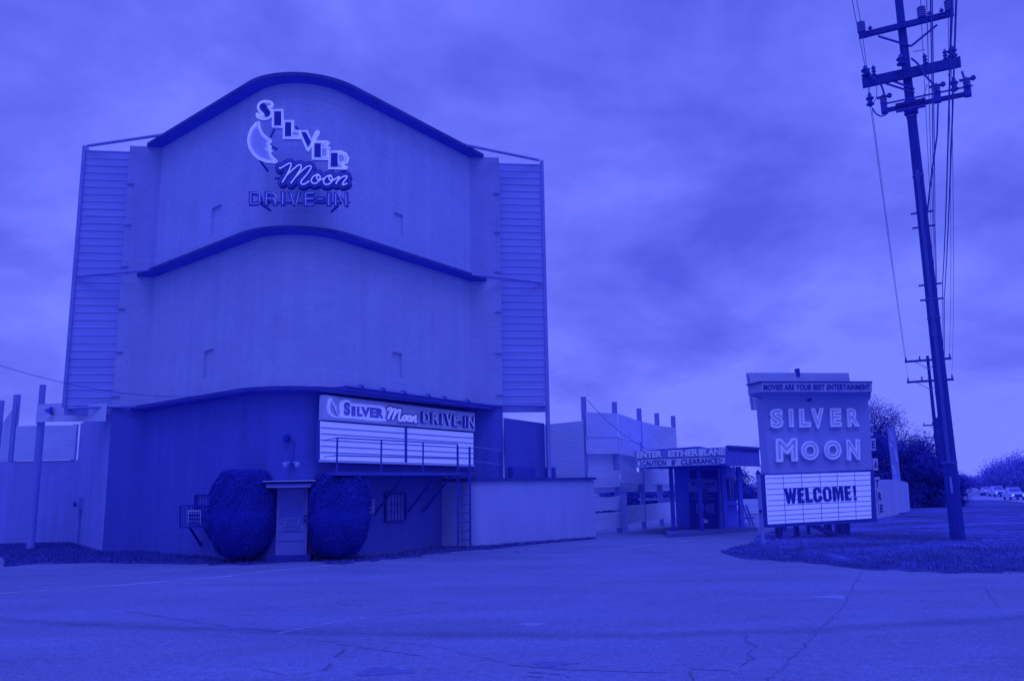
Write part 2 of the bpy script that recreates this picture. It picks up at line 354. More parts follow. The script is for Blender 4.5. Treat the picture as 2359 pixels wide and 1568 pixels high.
# lawn on the right, with an irregular near edge
edge_px = [(1668, 1271), (1690, 1262), (1730, 1253), (1745, 1240), (1800, 1222), (1990, 1205), (2090, 1185)]
near_px = [(1665, 1273), (1700, 1281), (1760, 1288), (1830, 1293), (1900, 1301), (1990, 1311), (2090, 1314), (2180, 1320), (2270, 1319), (2358, 1317), (2500, 1318)]
near = [G(*p)[:2] for p in near_px]
nn_ = []
for (a, b) in zip(near[:-1], near[1:]):
    for t in np.linspace(0, 1, 7)[:-1]: nn_.append(np.array(a) * (1 - t) + np.array(b) * t + rng.normal(0, .16, 2))
lawn_back = [G(*p)[:2] for p in edge_px]
xs_ = np.array([p[0] for p in nn_]); ys_ = np.array([p[1] for p in nn_]); o_ = np.argsort(xs_); xs_, ys_ = xs_[o_], ys_[o_]
def lawn_near(x): return float(np.interp(x, xs_, ys_))
bx = np.array([p[0] for p in lawn_back]); by = np.array([p[1] for p in lawn_back])
def lawn_far(x): return float(np.interp(x, bx, by)) if x < bx[-1] else 140.0
def lawn():
    mb = MB(); gx = np.concatenate([np.linspace(xs_[0] + .05, 26, 110), np.linspace(27, 160, 40)]); vs = []; k = 26
    for x in gx:
        y0 = lawn_near(x) if x < xs_[-1] else 12.0; y1 = max(lawn_far(x), y0 + .02)
        if x > bx[-1]: y1 = 140
        for j in range(k):
            y = y0 + (y1 - y0) * (j / (k - 1)) ** 1.5
            bulge = .10 * min(1, (y - y0) / 2.5) if y1 - y0 > .5 else 0
            vs.append((x, y, gz(x, y) + .006 + bulge * (1 if x > 8 else .3)))
    fs = [(i * k + j, (i + 1) * k + j, (i + 1) * k + j + 1, i * k + j + 1) for i in range(len(gx) - 1) for j in range(k - 1)]
    return mb.add(vs, fs)
tag(lawn().build('lawn', M['turf'], org=V3(0, 0, 0), smooth=60), kind='structure')
def blades(pts, h, w, lean=.5):
    P = np.array(pts); n = len(P); a = rng.uniform(0, 2 * math.pi, n); hh = h * rng.uniform(.4, 1.2, n)
    dx = np.stack([np.cos(a), np.sin(a), 0 * a], 1) * (w * rng.uniform(.6, 1.4, n))[:, None]
    tip = P + np.stack([rng.normal(0, lean, n) * hh, rng.normal(0, lean, n) * hh, hh], 1)
    v = np.concatenate([P - dx, P + dx, tip], 0)
    me = bpy.data.meshes.new('blades'); me.from_pydata(v.tolist(), [], [(i, n + i, 2 * n + i) for i in range(n)]); return me
def stuff_mesh(name, me, m, **k):
    me.materials.append(m); o = bpy.data.objects.new(name, me); C.objects.link(o); W[o.name] = (0, 0, 0); return tag(o, kind='stuff', **k)
gp = []
while len(gp) < 45000:
    x = rng.uniform(xs_[0], 22); y0 = lawn_near(x); y = y0 + rng.exponential(3.0) - (.35 * rng.random() ** 2 if rng.random() < .2 else 0)
    if y < min(lawn_far(x) if x < bx[-1] else 60, 48): gp.append((x, y, gz(x, y) + .02 + .1 * min(1, (y - y0) / 2.5) * (1 if x > 8 else .3)))
M['blade'] = mat('grass_blade', .12, .46, var=.5, scale=2)
stuff_mesh('grass', blades(gp, .055, .010), M['blade'], label='short mown grass of the lawn beside the road', cat='grass')
# rough strip along the foot of the tower and the left wall
strip_px = [(0, 1252), (165, 1249), (236, 1262), (330, 1269), (560, 1277), (700, 1282), (850, 1281), (1010, 1259), (1085, 1258), (1370, 1237), (1372, 1241),
            (1085, 1268), (1000, 1276), (880, 1290), (790, 1299), (690, 1288), (600, 1300), (420, 1300), (250, 1297), (100, 1297), (0, 1305)]
strip_w = [G(*p)[:2] for p in strip_px]
sw = []
for i, a in enumerate(strip_w):
    b = strip_w[(i + 1) % len(strip_w)]
    for t in np.linspace(0, 1, 6)[:-1]: sw.append(np.array(a) * (1 - t) + np.array(b) * t + (rng.normal(0, .12, 2) if i > 9 else 0))
sw = [V3(-30, G(0, 1252)[1] + 1.0, 0)[:2]] + sw + [V3(-30, G(0, 1305)[1], 0)[:2]]
tag(flat(sw, .005).build('verge', M['soil'], org=V3(0, 0, 0)), kind='structure')
def in_poly(x, y, poly):
    c = False; j = len(poly) - 1
    for i in range(len(poly)):
        if (poly[i][1] > y) != (poly[j][1] > y) and x < (poly[j][0] - poly[i][0]) * (y - poly[i][1]) / (poly[j][1] - poly[i][1]) + poly[i][0]: c = not c
        j = i
    return c
gp = []
while len(gp) < 14000:
    x = rng.uniform(-21, 3.2); y = rng.uniform(21, 34)
    if in_poly(x, y, sw) : gp.append((x, y, .005))
M['blade_dark'] = mat('dark_grass_blade', .075, .38, var=.3, scale=2)
stuff_mesh('verge_grass', blades(gp, .075, .012), M['blade_dark'], label='rough dry grass along the foot of the tower', cat='grass')
lp = []
while len(lp) < 1500:
    x = rng.uniform(-6, 3.2); y = rng.uniform(21, 32)
    if in_poly(x, y, sw): lp.append((x, y, .012))
stuff_mesh('leaf_litter', blades(lp, .02, .03, 2.0), M['rubble'], label='pale leaf litter on the verge beside the right wall', cat='litter')

# worn paint lines
def ribbon(mb, pts, w, z, jit=0):
    P = [V3(p[0], p[1], gz(p[0], p[1]) + z) for p in pts]; vs = []
    for i, p in enumerate(P):
        t = P[min(i + 1, len(P) - 1)] - P[max(i - 1, 0)]; t /= np.linalg.norm(t); s = V3(-t[1], t[0], 0) * (w / 2 * (1 + (rng.normal(0, jit) if jit else 0)))
        vs += [p - s, p + s]
    mb.add(vs, [(2 * i, 2 * i + 2, 2 * i + 3, 2 * i + 1) for i in range(len(P) - 1)])
for pxs, w in (([(-40, 1369), (250, 1349), (520, 1327), (640, 1312), (800, 1298), (1000, 1276), (1150, 1262)], .075),
               ([(640, 1458), (760, 1435), (900, 1415), (990, 1400)], .06),
               ([(1170, 1341), (1230, 1332), (1400, 1310), (1600, 1283), (1660, 1272)], .06),
               ([(1400, 1266), (1500, 1255), (1505, 1254)], .07), ([(1560, 1248), (1600, 1243)], .07)):
    mb = MB(); P = [G(*p) for p in pxs]; D = []
    for a, b in zip(P[:-1], P[1:]):
        for t in np.linspace(0, 1, 10)[:-1]: D.append(a * (1 - t) + b * t)
    ribbon(mb, D + [P[-1]], w, .004, .35); tag(mb.build('painted_line', M['paint_faint' if w == .06 else 'paint'], org=V3(0, 0, 0)), kind='structure')
# long cracks
cr_ = MB()
def crack(pxs, w):
    P = [G(*p) for p in pxs]; D = []
    for a, b in zip(P[:-1], P[1:]):
        k = max(3, int(np.linalg.norm(b - a) / .08))
        for t in np.linspace(0, 1, k)[:-1]: D.append(a * (1 - t) + b * t + V3(*rng.normal(0, .014, 2), 0))
    ribbon(cr_, D, w, .003, .6)
crack([(290, 1407), (420, 1427), (560, 1447), (640, 1452), (700, 1460)], .022); crack([(820, 1489), (900, 1500), (990, 1512)], .03)
crack([(740, 1475), (830, 1490)], .012)
crack([(1990, 1305), (1965, 1350), (1940, 1400), (1890, 1445), (1850, 1490), (1800, 1540), (1760, 1575)], .015)
crack([(1720, 1452), (1715, 1470), (1740, 1490), (1720, 1505), (1735, 1515), (1715, 1530), (1690, 1540)], .02); crack([(1590, 1540), (1680, 1543), (1700, 1560)], .025)
crack([(1170, 1530), (1230, 1536), (1280, 1540), (1400, 1545), (1560, 1550)], .025); crack([(1210, 1546), (1300, 1553), (1330, 1565)], .03); crack([(1220, 1556), (1270, 1563)], .03)
crack([(2265, 1350), (2290, 1385), (2300, 1400)], .015); crack([(900, 1478), (1010, 1490), (1170, 1528)], .01); crack([(1800, 1420), (1720, 1416)], .015)
crack([(420, 1452), (560, 1470)], .01)
tag(cr_.build('asphalt_crack', M['tar'], org=V3(0, 0, 0)), kind='structure')
def blot(px, rx, ry, m, z):
    c = G(*px); pts = []
    for i in range(28):
        a = 2 * math.pi * i / 28; r = 1 + .22 * math.sin(3 * a + px[0]) + rng.normal(0, .07); pts.append((c[0] + rx * r * math.cos(a), c[1] + ry * r * math.sin(a)))
    return flat(pts, z)
M['stain'] = mat('asphalt_patch_dark', .15, .40, var=.3, scale=7); M['patch'] = mat('asphalt_patch_pale', .29, .56, var=.15, scale=7)
for px, rx, ry, m in (((530, 1447), .17, .13, 'stain'), ((882, 1546), .28, .2, 'stain'), ((1270, 1528), .24, .16, 'stain'), ((1915, 1374), .3, .2, 'patch'), ((1225, 1437), .16, .14, 'patch')):
    tag(blot(px, rx, ry, m, .0025).build('asphalt_patch', M[m], org=V3(0, 0, 0)), kind='structure')

# ------------------------------------------------------------------ the screen tower
TC = V3(-7.195, 29.52, 0); th = R_(7.1); EH = V3(math.cos(th), math.sin(th), 0); NH = V3(math.sin(th), -math.cos(th), 0)
def T(e, n, z=0.0): return TC + EH * e + NH * n + V3(0, 0, z)
AN = R_(48); RR = 1.8; NV = .5 + 5.65 * math.tan(AN); NC = NV - RR / math.cos(AN)
def front(w=0.0, end=.5):           # plan outline of the V-shaped front, offset outwards by w
    pts = [(-(5.65 + w / math.sin(AN)) + (end - .5) / math.tan(AN), end)]
    for i in range(17):
        a = AN - 2 * AN * i / 16; pts.append((-(RR + w) * math.sin(a), NC + (RR + w) * math.cos(a)))
    pts.append((-pts[0][0], end)); return pts
Z1, Z2, Z3 = 14.46, 9.55, 4.80
tower = thing('screen_tower', 'tall block drive-in screen tower with rounded nose and three thin eaves', 'screen tower', tuple(T(0, 2.5, 0)))
def wall_strip(mb, A, B, z0, z1, holes=(), u0=0.0):
    """A flat block wall from plan point A to B; holes = (s0, s1, za, zb) become shallow blind recesses."""
    A = V3(*A); B = V3(*B); L = np.linalg.norm((B - A)[:2]); t = (B - A) / L; nn = V3(t[1], -t[0], 0)
    ss = sorted({0, L} | {h[0] for h in holes} | {h[1] for h in holes}); zs = sorted({z0, z1} | {h[2] for h in holes} | {h[3] for h in holes})
    P = lambda s, z, d=0: V3(A[0], A[1], 0) + t * s - nn * d + V3(0, 0, z)
    Q = lambda s0, s1, za, zb: [(u0 + s0, za), (u0 + s1, za), (u0 + s1, zb), (u0 + s0, zb)]
    for s0, s1 in zip(ss[:-1], ss[1:]):
        for za, zb in zip(zs[:-1], zs[1:]):
            if any(h[0] <= s0 and s1 <= h[1] and h[2] <= za and zb <= h[3] for h in holes): continue
            mb.quad(P(s0, za), P(s1, za), P(s1, zb), P(s0, zb), Q(s0, s1, za, zb))
    for s0, s1, za, zb in holes:
        d = .075
        mb.quad(P(s0, za, d), P(s1, za, d), P(s1, zb, d), P(s0, zb, d), Q(s0, s1, za, zb))
        mb.quad(P(s0, za), P(s0, za, d), P(s0, zb, d), P(s0, zb), Q(0, d, za, zb)); mb.quad(P(s1, za, d), P(s1, za), P(s1, zb), P(s1, zb, d), Q(0, d, za, zb))
        mb.quad(P(s0, zb, d), P(s1, zb, d), P(s1, zb), P(s0, zb), Q(s0, s1, 0, d)); mb.quad(P(s0, za), P(s1, za), P(s1, za, d), P(s0, za, d), Q(s0, s1, 0, d))
    return L
def front_wall(z0, z1, holesL=(), holesR=(), sides=True):
    mb = MB(); P = front(); W3 = [T(*p) for p in P]; u = 0.0
    if sides: u += wall_strip(mb, T(-6.8, .5), W3[0], z0, z1)
    for i in range(len(W3) - 1):
        A, B = W3[i], W3[i + 1]; hs = holesL if i == 0 else holesR if i == len(W3) - 2 else ()
        u += wall_strip(mb, A, B, z0, z1, hs, u)
    if sides:
        wall_strip(mb, W3[-1], T(6.8, .5), z0, z1, (), u)
        wall_strip(mb, T(6.8, .5), T(6.8, -.3), z0, z1); wall_strip(mb, T(-6.8, -.3), T(-6.8, .5), z0, z1)
    return mb
FL = [T(*p) for p in front()]
def on_left(px): p = OW(*px, FL[0], FL[1]); return np.linalg.norm(p[:2] - FL[0][:2]), p[2]
def on_right(px): p = OW(*px, FL[-2], FL[-1]); return np.linalg.norm(p[:2] - FL[-2][:2]), p[2]
def niche(fn, tl, br):
    a, za = fn(tl); b, zb = fn(br); return (min(a, b), max(a, b), min(za, zb), max(za, zb))
front_wall(Z2 + .03, Z1, [niche(on_left, (488, 480), (507, 540))], [niche(on_right, (907, 488), (928, 547))], False).build('upper_wall', M['wall_hi'], tower)
front_wall(Z3 + .03, Z2 + .03, [niche(on_left, (470, 808), (489, 870))], [niche(on_right, (904, 810), (925, 870))], False).build('middle_wall', M['wall_lo'], tower)
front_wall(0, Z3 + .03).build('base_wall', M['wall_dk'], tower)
# the narrow end walls either side of the V are built separately in a darker tone
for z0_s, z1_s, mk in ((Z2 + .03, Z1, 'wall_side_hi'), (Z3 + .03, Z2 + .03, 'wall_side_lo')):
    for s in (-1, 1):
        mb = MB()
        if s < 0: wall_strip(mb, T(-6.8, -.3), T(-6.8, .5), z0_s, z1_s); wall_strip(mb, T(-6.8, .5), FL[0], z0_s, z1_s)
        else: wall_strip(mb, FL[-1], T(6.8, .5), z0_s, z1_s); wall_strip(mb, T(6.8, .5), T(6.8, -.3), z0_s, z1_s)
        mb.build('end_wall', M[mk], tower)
def eave(w, z0, z1, end=.5):
    mb = MB(); A = [T(*p) for p in front(-.12, end)]; B = [T(*p) for p in front(w, end)]; n = len(A)
    for i in range(n - 1):
        mb.hexa([A[i] + V3(0, 0, z0), B[i] + V3(0, 0, z0), B[i + 1] + V3(0, 0, z0), A[i + 1] + V3(0, 0, z0)] + [A[i] + V3(0, 0, z1), B[i] + V3(0, 0, z1), B[i + 1] + V3(0, 0, z1), A[i + 1] + V3(0, 0, z1)])
    return mb
for w, z0, z1 in ((.42, Z1 + .003, Z1 + .13), (.46, Z2, Z2 + .11), (.40, Z3 - .02, Z3 + .09)):
    e_ = eave(w, z0, z1).build('eave', M['eave'], tower)
    eave(w - .03, z0 - .03, z0 - .002).build('soffit', M['soffit'], e_)
rm = MB(); RP = [T(*p, Z1 + .0) for p in [(-6.8, .5)] + front() + [(6.8, .5), (6.8, -.3), (-6.8, -.3)]]
rm.add(RP, [tuple(range(len(RP)))]); rm.build('roof_deck', M['eave'], tower)
# screen structure: flat ribbed siding either side, on steel edge posts
for s in (-1, 1):
    mb = MB(); zt, zb = 14.42, 5.0
    x0, x1 = (-8.5, -6.55) if s < 0 else (6.55, 8.5)
    mb.hexa([T(x0, 0, zb), T(x1, 0, zb), T(x1, -.2, zb), T(x0, -.2, zb), T(x0, 0, zt), T(x1, 0, zt), T(x1, -.2, zt), T(x0, -.2, zt)])
    k = 34
    for i in range(k + 1):
        z = zb + (zt - zb) * i / k - .02
        mb.hexa([T(x0, .022, z), T(x1, .022, z), T(x1, .001, z - .004), T(x0, .001, z - .004), T(x0, .022, z + .03), T(x1, .022, z + .03), T(x1, .001, z + .045), T(x0, .001, z + .045)])
    mb.build('screen_siding', M['clad'], tower)
    mb = MB(); xe = s * 8.56
    zlo = 4.92 if s < 0 else 0.0; mb.box(T(xe, -.08, (zlo + 14.6) / 2), (.12, .3, 14.6 - zlo), EH); mb.build('edge_post', M['steel'], tower)
    mb = MB(); mb.box(T((x0 + x1) / 2, -.05, 4.8), (abs(x1 - x0) + .1, .16, .28), EH); mb.build('bottom_rail', M['steel'], tower)
    for z, eo, no in ((Z1 + .10, 5.3, 1.35), (Z2 + .05, 5.45, 1.2), (Z3 + .06, 5.9, .75)):
        mb = MB(); mb.tube([T(xe * .985, .08, z + .02), T(s * eo, no, z + .02)], .055, 8); mb.build('strut', M['steel'], tower, smooth=40)
    for i in range(6):
        mb = MB(); z = 13.0 - i * 1.55; mb.box(T(s * 6.72, .53, z), (.30, .04, .045), EH); mb.build('tie_bracket', M['steel'], tower)
# back of the screen itself, so that the tower is closed
mb = MB(); mb.box(T(0, -.45, 9.7), (17.0, .2, 9.4), EH); mb.build('screen', M['white'], tower)
# door at the foot of the nose
def nose(px, n=NC + RR): A = T(-2, n); B = T(2, n); return OW(*px, A, B)
dl, dr = nose((634, 1274), 6.0), nose((706, 1274), 6.0); dc = (dl + dr) / 2; dw = np.linalg.norm(dr - dl); dz0 = .16; dz1 = nose((668, 1117), 6.0)[2]
mb = MB(); mb.box((dc[0], dc[1], dz0 / 2), (dw + .3, 1.0, dz0), EH); mb.build('door_step', M['step'], tower)
def dbox(u0, u1, z0, z1, n0, n1):
    b = dc - NH * (6.0 - 6.0); m = MB(); c0 = V3(dc[0], dc[1], 0)
    return m.hexa([c0 + EH * u0 + NH * n1 + V3(0, 0, z0), c0 + EH * u1 + NH * n1 + V3(0, 0, z0), c0 + EH * u1 + NH * n0 + V3(0, 0, z0), c0 + EH * u0 + NH * n0 + V3(0, 0, z0),
                   c0 + EH * u0 + NH * n1 + V3(0, 0, z1), c0 + EH * u1 + NH * n1 + V3(0, 0, z1), c0 + EH * u1 + NH * n0 + V3(0, 0, z1), c0 + EH * u0 + NH * n0 + V3(0, 0, z1)])
hw = dw / 2
door = dbox(-hw, hw, dz0, dz1, -.35, 0).build('door', M['door'], tower)
dh = dz1 - dz0; zg0 = dz0 + dh * .53; zg1 = dz0 + dh * .93
mb = MB()
for a in (dbox(-hw * .74, hw * .66, zg0, zg0 + dh * .24, .001, .012), dbox(-hw * .74, hw * .66, zg0 + dh * .26, zg1, .001, .012)): mb.add(a.v, a.f)
mb.build('door_window', M['glass'], door)
mb = MB()
for u0, u1, za, zb in ((-hw * .82, hw * .74, zg0 - .04, zg0), (-hw * .82, hw * .74, zg1, zg1 + .03), (-hw * .74, hw * .66, zg0 + dh * .24, zg0 + dh * .26), (-hw * .82, -hw * .74, zg0, zg1), (hw * .66, hw * .74, zg0, zg1),
                       (-hw * .8, hw * .8, dz0 + dh * .33, dz0 + dh * .337), (-hw * .8, hw * .8, dz0 + dh * .20, dz0 + dh * .207), (-hw * .8, hw * .8, dz0 + dh * .46, dz0 + dh * .467)):
    a = dbox(u0, u1, za, zb, .0, .022); mb.add(a.v, a.f)
mb.build('door_moulding', M['boothmid'], door)
mb = MB(); c0 = V3(dc[0], dc[1], 0); mb.lathe(c0 + EH * hw * .86 + NH * .02 + V3(0, 0, dz0 + dh * .49), [(.035, 0), (.035, .03), (.02, .04), (.045, .06), (.03, .1)], 10, NH)
mb.lathe(c0 + EH * hw * .86 + NH * .005 + V3(0, 0, dz0 + dh * .55), [(.035, 0), (.035, .03)], 10, NH); mb.build('handle', M['black'], door, smooth=40)
dn = dbox(-hw * .52, hw * .52, dz0 + dh * .352, dz0 + dh * .525, .023, .03)
dsn = dn.build('door_notice', M['door']); tag(dsn, 'small notice board screwed to the front door below its window', 'notice')
mb = MB()
for i, s in enumerate(('PLEASE', 'DO NOT', 'BLOCK', 'ENTRANCE')):
    z = dz0 + dh * (.487 - .036 * i); h = .052; hwid = hw * (.36, .36, .32, .48)[i]; q = c0 + NH * .03
    text_on(mb, s, [q - EH * hwid + V3(0, 0, z), q + EH * hwid + V3(0, 0, z), q + EH * hwid + V3(0, 0, z + h), q - EH * hwid + V3(0, 0, z + h)], .01, .003, .002)
mb.build('lettering', M['dark_letter'], dsn)
cn = [dbox(-hw - .27, hw + .20, dz1 + .01, dz1 + .05, -.3, .45), dbox(-hw - .25, hw + .12, dz1 - .06, dz1 + .008, .30, .40), dbox(-hw - .33, hw + .26, dz1 + .1, dz1 + .13, -.3, .50)]
cnp = cn[0].build('door_canopy', M['soffit'], tower)
mb = MB(); [mb.add(a.v, a.f) for a in cn[1:]]; mb.build('canopy_fascia', M['annex'], cnp)
# barred window in the right base wall
RA, RB = FL[-2], FL[-1]; LA, LB = FL[0], FL[1]
RN = V3((RB - RA)[1], -(RB - RA)[0], 0); RN /= np.linalg.norm(RN); RT = (RB - RA) / np.linalg.norm(RB - RA)
LT = (LB - LA) / np.linalg.norm(LB - LA); LN = V3(LT[1], -LT[0], 0)
q = pq([(888, 1200), (933, 1198), (933, 1136), (888, 1136)], RA, RB, .03); mb = MB(); mb.prism(q, RN * .02); wdw = mb.build('window', M['door'], tower)
mb = MB(); a, b, c, d = q
for p0, p1 in ((a, b), (b, c), (c, d), (d, a)): mb.bar(p0 + RN * .03, p1 + RN * .03, .06, .06, RN)
mb.build('window_frame', M['dsteel'], wdw)
mb = MB()
for i in range(1, 6):
    t = i / 6; mb.tube([a * (1 - t) + b * t + RN * .09, d * (1 - t) + c * t + RN * .09], .013, 5)
for k in (.35, .6):
    for i in (1, 3, 5):
        t = i / 6; p = (a * (1 - t) + b * t) * (1 - k) + (d * (1 - t) + c * t) * k + RN * .09
        mb.tube([p + RT * .05 * math.cos(x) + V3(0, 0, .05 * math.sin(x)) for x in np.linspace(0, 2 * math.pi, 9)[:-1]], .008, 4, True)
mb.build('window_bar', M['black'], wdw)
# conduit up the right end
mb = MB(); mb.tube([OW(1159, 1095, RB, T(6.8, .5), .05), OW(1160, 960, RB, T(6.8, .5), .05)], .02, 6); mb.build('conduit', M['steel'], tower, smooth=40)
# dark wing wall right of the tower, its top sloping away
pwA = T(6.86, .4); pwB = T(8.45, -.25)
zA, zB = OW(1163, 962, pwA, pwB)[2], OW(1265, 975, pwA, pwB)[2]
mb = MB(); mb.quad(pwA, pwB, pwB + V3(0, 0, zB), pwA + V3(0, 0, zA), [(0, 0), (1.7, 0), (1.7, zB), (0, zA)])
mb.quad(pwB - NH * .2, pwA - NH * .2, pwA - NH * .2 + V3(0, 0, zA), pwB - NH * .2 + V3(0, 0, zB)); mb.quad(pwA + V3(0, 0, zA), pwB + V3(0, 0, zB), pwB - NH * .2 + V3(0, 0, zB), pwA - NH * .2 + V3(0, 0, zA))
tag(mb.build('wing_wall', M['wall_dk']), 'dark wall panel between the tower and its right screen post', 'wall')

# ------------------------------------------------------------------ the neon sign on the nose
NSN = 6.75; NA, NB = T(-3, NSN), T(3, NSN)
def nz(x, y, off=0.0): return OW(533.05 + .185 * x, 211.65 + .185 * y, NA, NB, off)
PXM = np.linalg.norm(nz(1000, 700) - nz(1001, 700))         # metres per tracing unit
neon = thing('neon_sign', 'large lit neon sign with crescent moon and stepped letters on the tower nose', 'neon sign', tuple(T(0, NSN, 11)))
def ccw(pts):
    a = sum(p[0] * q[1] - q[0] * p[1] for p, q in zip(pts, pts[1:] + pts[:1])); return pts if a < 0 else pts[::-1]
def smooth_poly(pts, closed=True, k=4):
    P = [np.array(p, float) for p in pts]; n = len(P); o = []
    for i in range(n if closed else n - 1):
        p0, p1, p2, p3 = (P[(i - 1) % n], P[i], P[(i + 1) % n], P[(i + 2) % n]) if closed else (P[max(i - 1, 0)], P[i], P[i + 1], P[min(i + 2, n - 1)])
        for t in np.linspace(0, 1, k + 1)[:-1]:
            o.append(tuple(.5 * ((2 * p1) + (p2 - p0) * t + (2 * p0 - 5 * p1 + 4 * p2 - p3) * t * t + (3 * p1 - p0 - 3 * p2 + p3) * t ** 3)))
    if not closed: o.append(tuple(P[-1]))
    return o
def inset(pts, d):
    n = len(pts); o = []; A = sum(p[0] * q[1] - q[0] * p[1] for p, q in zip(pts, pts[1:] + pts[:1])); s = 1 if A > 0 else -1
    for i in range(n):
        p0, p1, p2 = np.array(pts[i - 1]), np.array(pts[i]), np.array(pts[(i + 1) % n])
        a = p1 - p0; b = p2 - p1; a = a / (np.linalg.norm(a) + 1e-9); b = b / (np.linalg.norm(b) + 1e-9)
        m = np.array([-a[1] - b[1], a[0] + b[0]]); L = np.linalg.norm(m); m = m / L if L > .2 else np.array([-a[1], a[0]])
        o.append(tuple(p1 + s * m * d / max(.5, (L / 2))))
    return o
def letter(name, outer, body, smooth=False, glow='neon'):
    if smooth: outer = smooth_poly(outer); body = smooth_poly(body) if body else None
    mb = MB(); mb.prism([nz(*p) for p in ccw(outer)], NH * .16); L = mb.build(name, M['tubein'], neon)
    mb = MB(); mb.tube([nz(*p, .03) for p in outer], PXM * 6.5, 6, True)
    ins = inset(outer, 17); mb.tube([nz(*p, .03) for p in ins], PXM * 4.5, 6, True); mb.build('neon_tube', M[glow], L, smooth=60)
    if body:
        mb = MB(); mb.prism([nz(*p, .02) for p in ccw(body)], NH * .018); mb.build('letter_body', M['plate'], L)
letter('letter_s', [(518, 172), (512, 140), (480, 120), (430, 113), (375, 122), (335, 155), (322, 195), (335, 235), (375, 275), (385, 290), (345, 278), (318, 268), (308, 290), (325, 325), (380, 345), (440, 343), (490, 315), (508, 275), (500, 235), (478, 205), (470, 195), (500, 195)],
       [(350, 175), (370, 148), (405, 140), (428, 168), (462, 208), (486, 250), (484, 290), (458, 310), (425, 308), (400, 260), (365, 222)], True)
letter('letter_i', [(508, 222), (640, 222), (643, 360), (640, 445), (508, 443)], [(528, 245), (618, 245), (615, 425), (525, 425)])
letter('letter_l', [(645, 358), (772, 358), (775, 480), (856, 482), (862, 585), (642, 583)], [(667, 382), (747, 382), (745, 548), (662, 548)])
letter('letter_v', [(834, 485), (942, 482), (995, 595), (1050, 492), (1075, 482), (1096, 500), (1085, 532), (958, 742), (940, 730)], [(858, 505), (925, 505), (988, 615), (952, 685)])
letter('letter_e', [(1005, 640), (1025, 614), (1195, 617), (1226, 638), (1190, 670), (1230, 702), (1200, 735), (1205, 845), (1005, 842)], [(1036, 645), (1115, 647), (1112, 810), (1032, 808)])
letter('letter_r', [(1212, 740), (1370, 738), (1430, 768), (1460, 830), (1445, 885), (1388, 908), (1450, 938), (1435, 965), (1210, 960)], [(1240, 762), (1328, 762), (1322, 900), (1310, 930), (1236, 930)])
for pts in ([(1205, 655), (1118, 655), (1118, 808), (1200, 808)], [(1118, 694), (1198, 694)], [(1328, 765), (1328, 888), (1392, 878), (1416, 830), (1392, 780), (1328, 770)], [(1340, 890), (1395, 938), (1425, 938)], [(750, 385), (750, 550), (850, 552)]):
    mb = MB(); mb.tube([nz(*p, .04) for p in pts], PXM * 5.5, 6); mb.build('neon_tube', M['neon'], neon, smooth=60)
moon = [(345, 372), (300, 392), (245, 460), (210, 545), (203, 620), (220, 700), (270, 780), (340, 840), (430, 875), (550, 886), (572, 868), (525, 825), (490, 785), (484, 750), (510, 742), (492, 725), (460, 712), (488, 700), (498, 688), (478, 668), (462, 650), (480, 638), (497, 622), (488, 600), (440, 570), (388, 520), (355, 450)]
mb = MB(); mb.prism([nz(*p) for p in ccw(moon)], NH * .16); mn = mb.build('crescent_moon', M['moonface'], neon)
mb = MB(); mb.tube([nz(*p, .03) for p in moon], PXM * 8, 6, True); mb.tube([nz(*p, .04) for p in inset(moon, 22)], PXM * 4.5, 6, True); mb.build('neon_tube', M['neon'], mn, smooth=60)
strokes = [[(600, 940), (602, 955), (650, 928), (705, 895), (738, 892), (738, 930), (690, 1030), (630, 1130)], [(690, 1035), (780, 955), (835, 912), (868, 918), (858, 965), (800, 1055), (737, 1142)],
           [(800, 1058), (880, 980), (950, 927), (990, 928), (982, 965), (925, 1045), (872, 1105), (866, 1140), (900, 1152), (970, 1110)],
           [(1088, 1026), (1030, 1045), (995, 1090), (1002, 1130), (1040, 1143), (1080, 1118), (1104, 1075), (1095, 1042), (1066, 1045), (1064, 1085), (1105, 1096), (1150, 1075)],
           [(1242, 1036), (1180, 1056), (1147, 1100), (1157, 1145), (1195, 1155), (1238, 1130), (1257, 1085), (1240, 1048), (1216, 1058), (1222, 1098), (1265, 1100), (1330, 1060), (1345, 1055)],
           [(1345, 1055), (1322, 1098), (1302, 1148), (1312, 1118), (1380, 1060), (1437, 1050), (1428, 1080), (1390, 1128), (1388, 1160), (1440, 1138)]]
strokes = [smooth_poly(s, False, 4) for s in strokes]
def brush(mb, pts, w, off, depth):   # flat brush stroke with round ends
    for i, p in enumerate(pts):
        ring = [(p[0] + w * math.cos(a), p[1] - w * math.sin(a)) for a in np.linspace(0, 2 * math.pi, 13)[:-1]]
        mb.prism([nz(*r, off + .00008 * (i % 40)) for r in ring], NH * (depth + .00008 * (i % 40)))
    for i, (p, q_) in enumerate(zip(pts[:-1], pts[1:])):
        d = np.array(q_) - np.array(p); L = np.linalg.norm(d)
        if L < 1e-6: continue
        s = np.array([-d[1], d[0]]) / L * w; quad = [tuple(np.array(p) + s), tuple(np.array(q_) + s), tuple(np.array(q_) - s), tuple(np.array(p) - s)]
        mb.prism([nz(*r, off + .00005 + .00008 * (i % 40)) for r in ccw(quad)], NH * depth)
mb = MB(); [brush(mb, s[::2] + [s[-1]], 58, .02, .16) for s in strokes]; scr = mb.build('script_backing', M['plate'], neon)
mb = MB(); [brush(mb, s[::2] + [s[-1]], 43, .035, .012) for s in strokes]; mb.build('script_rim', M['mid_letter'], scr)
mb = MB(); [brush(mb, s[::2] + [s[-1]], 32, .05, .012) for s in strokes]; mb.build('script_face', M['plate'], scr)
mb = MB()
for s in strokes: mb.tube([nz(*p, .10) for p in s], PXM * 8, 6)
mb.build('neon_tube', M['neon'], scr, smooth=60)
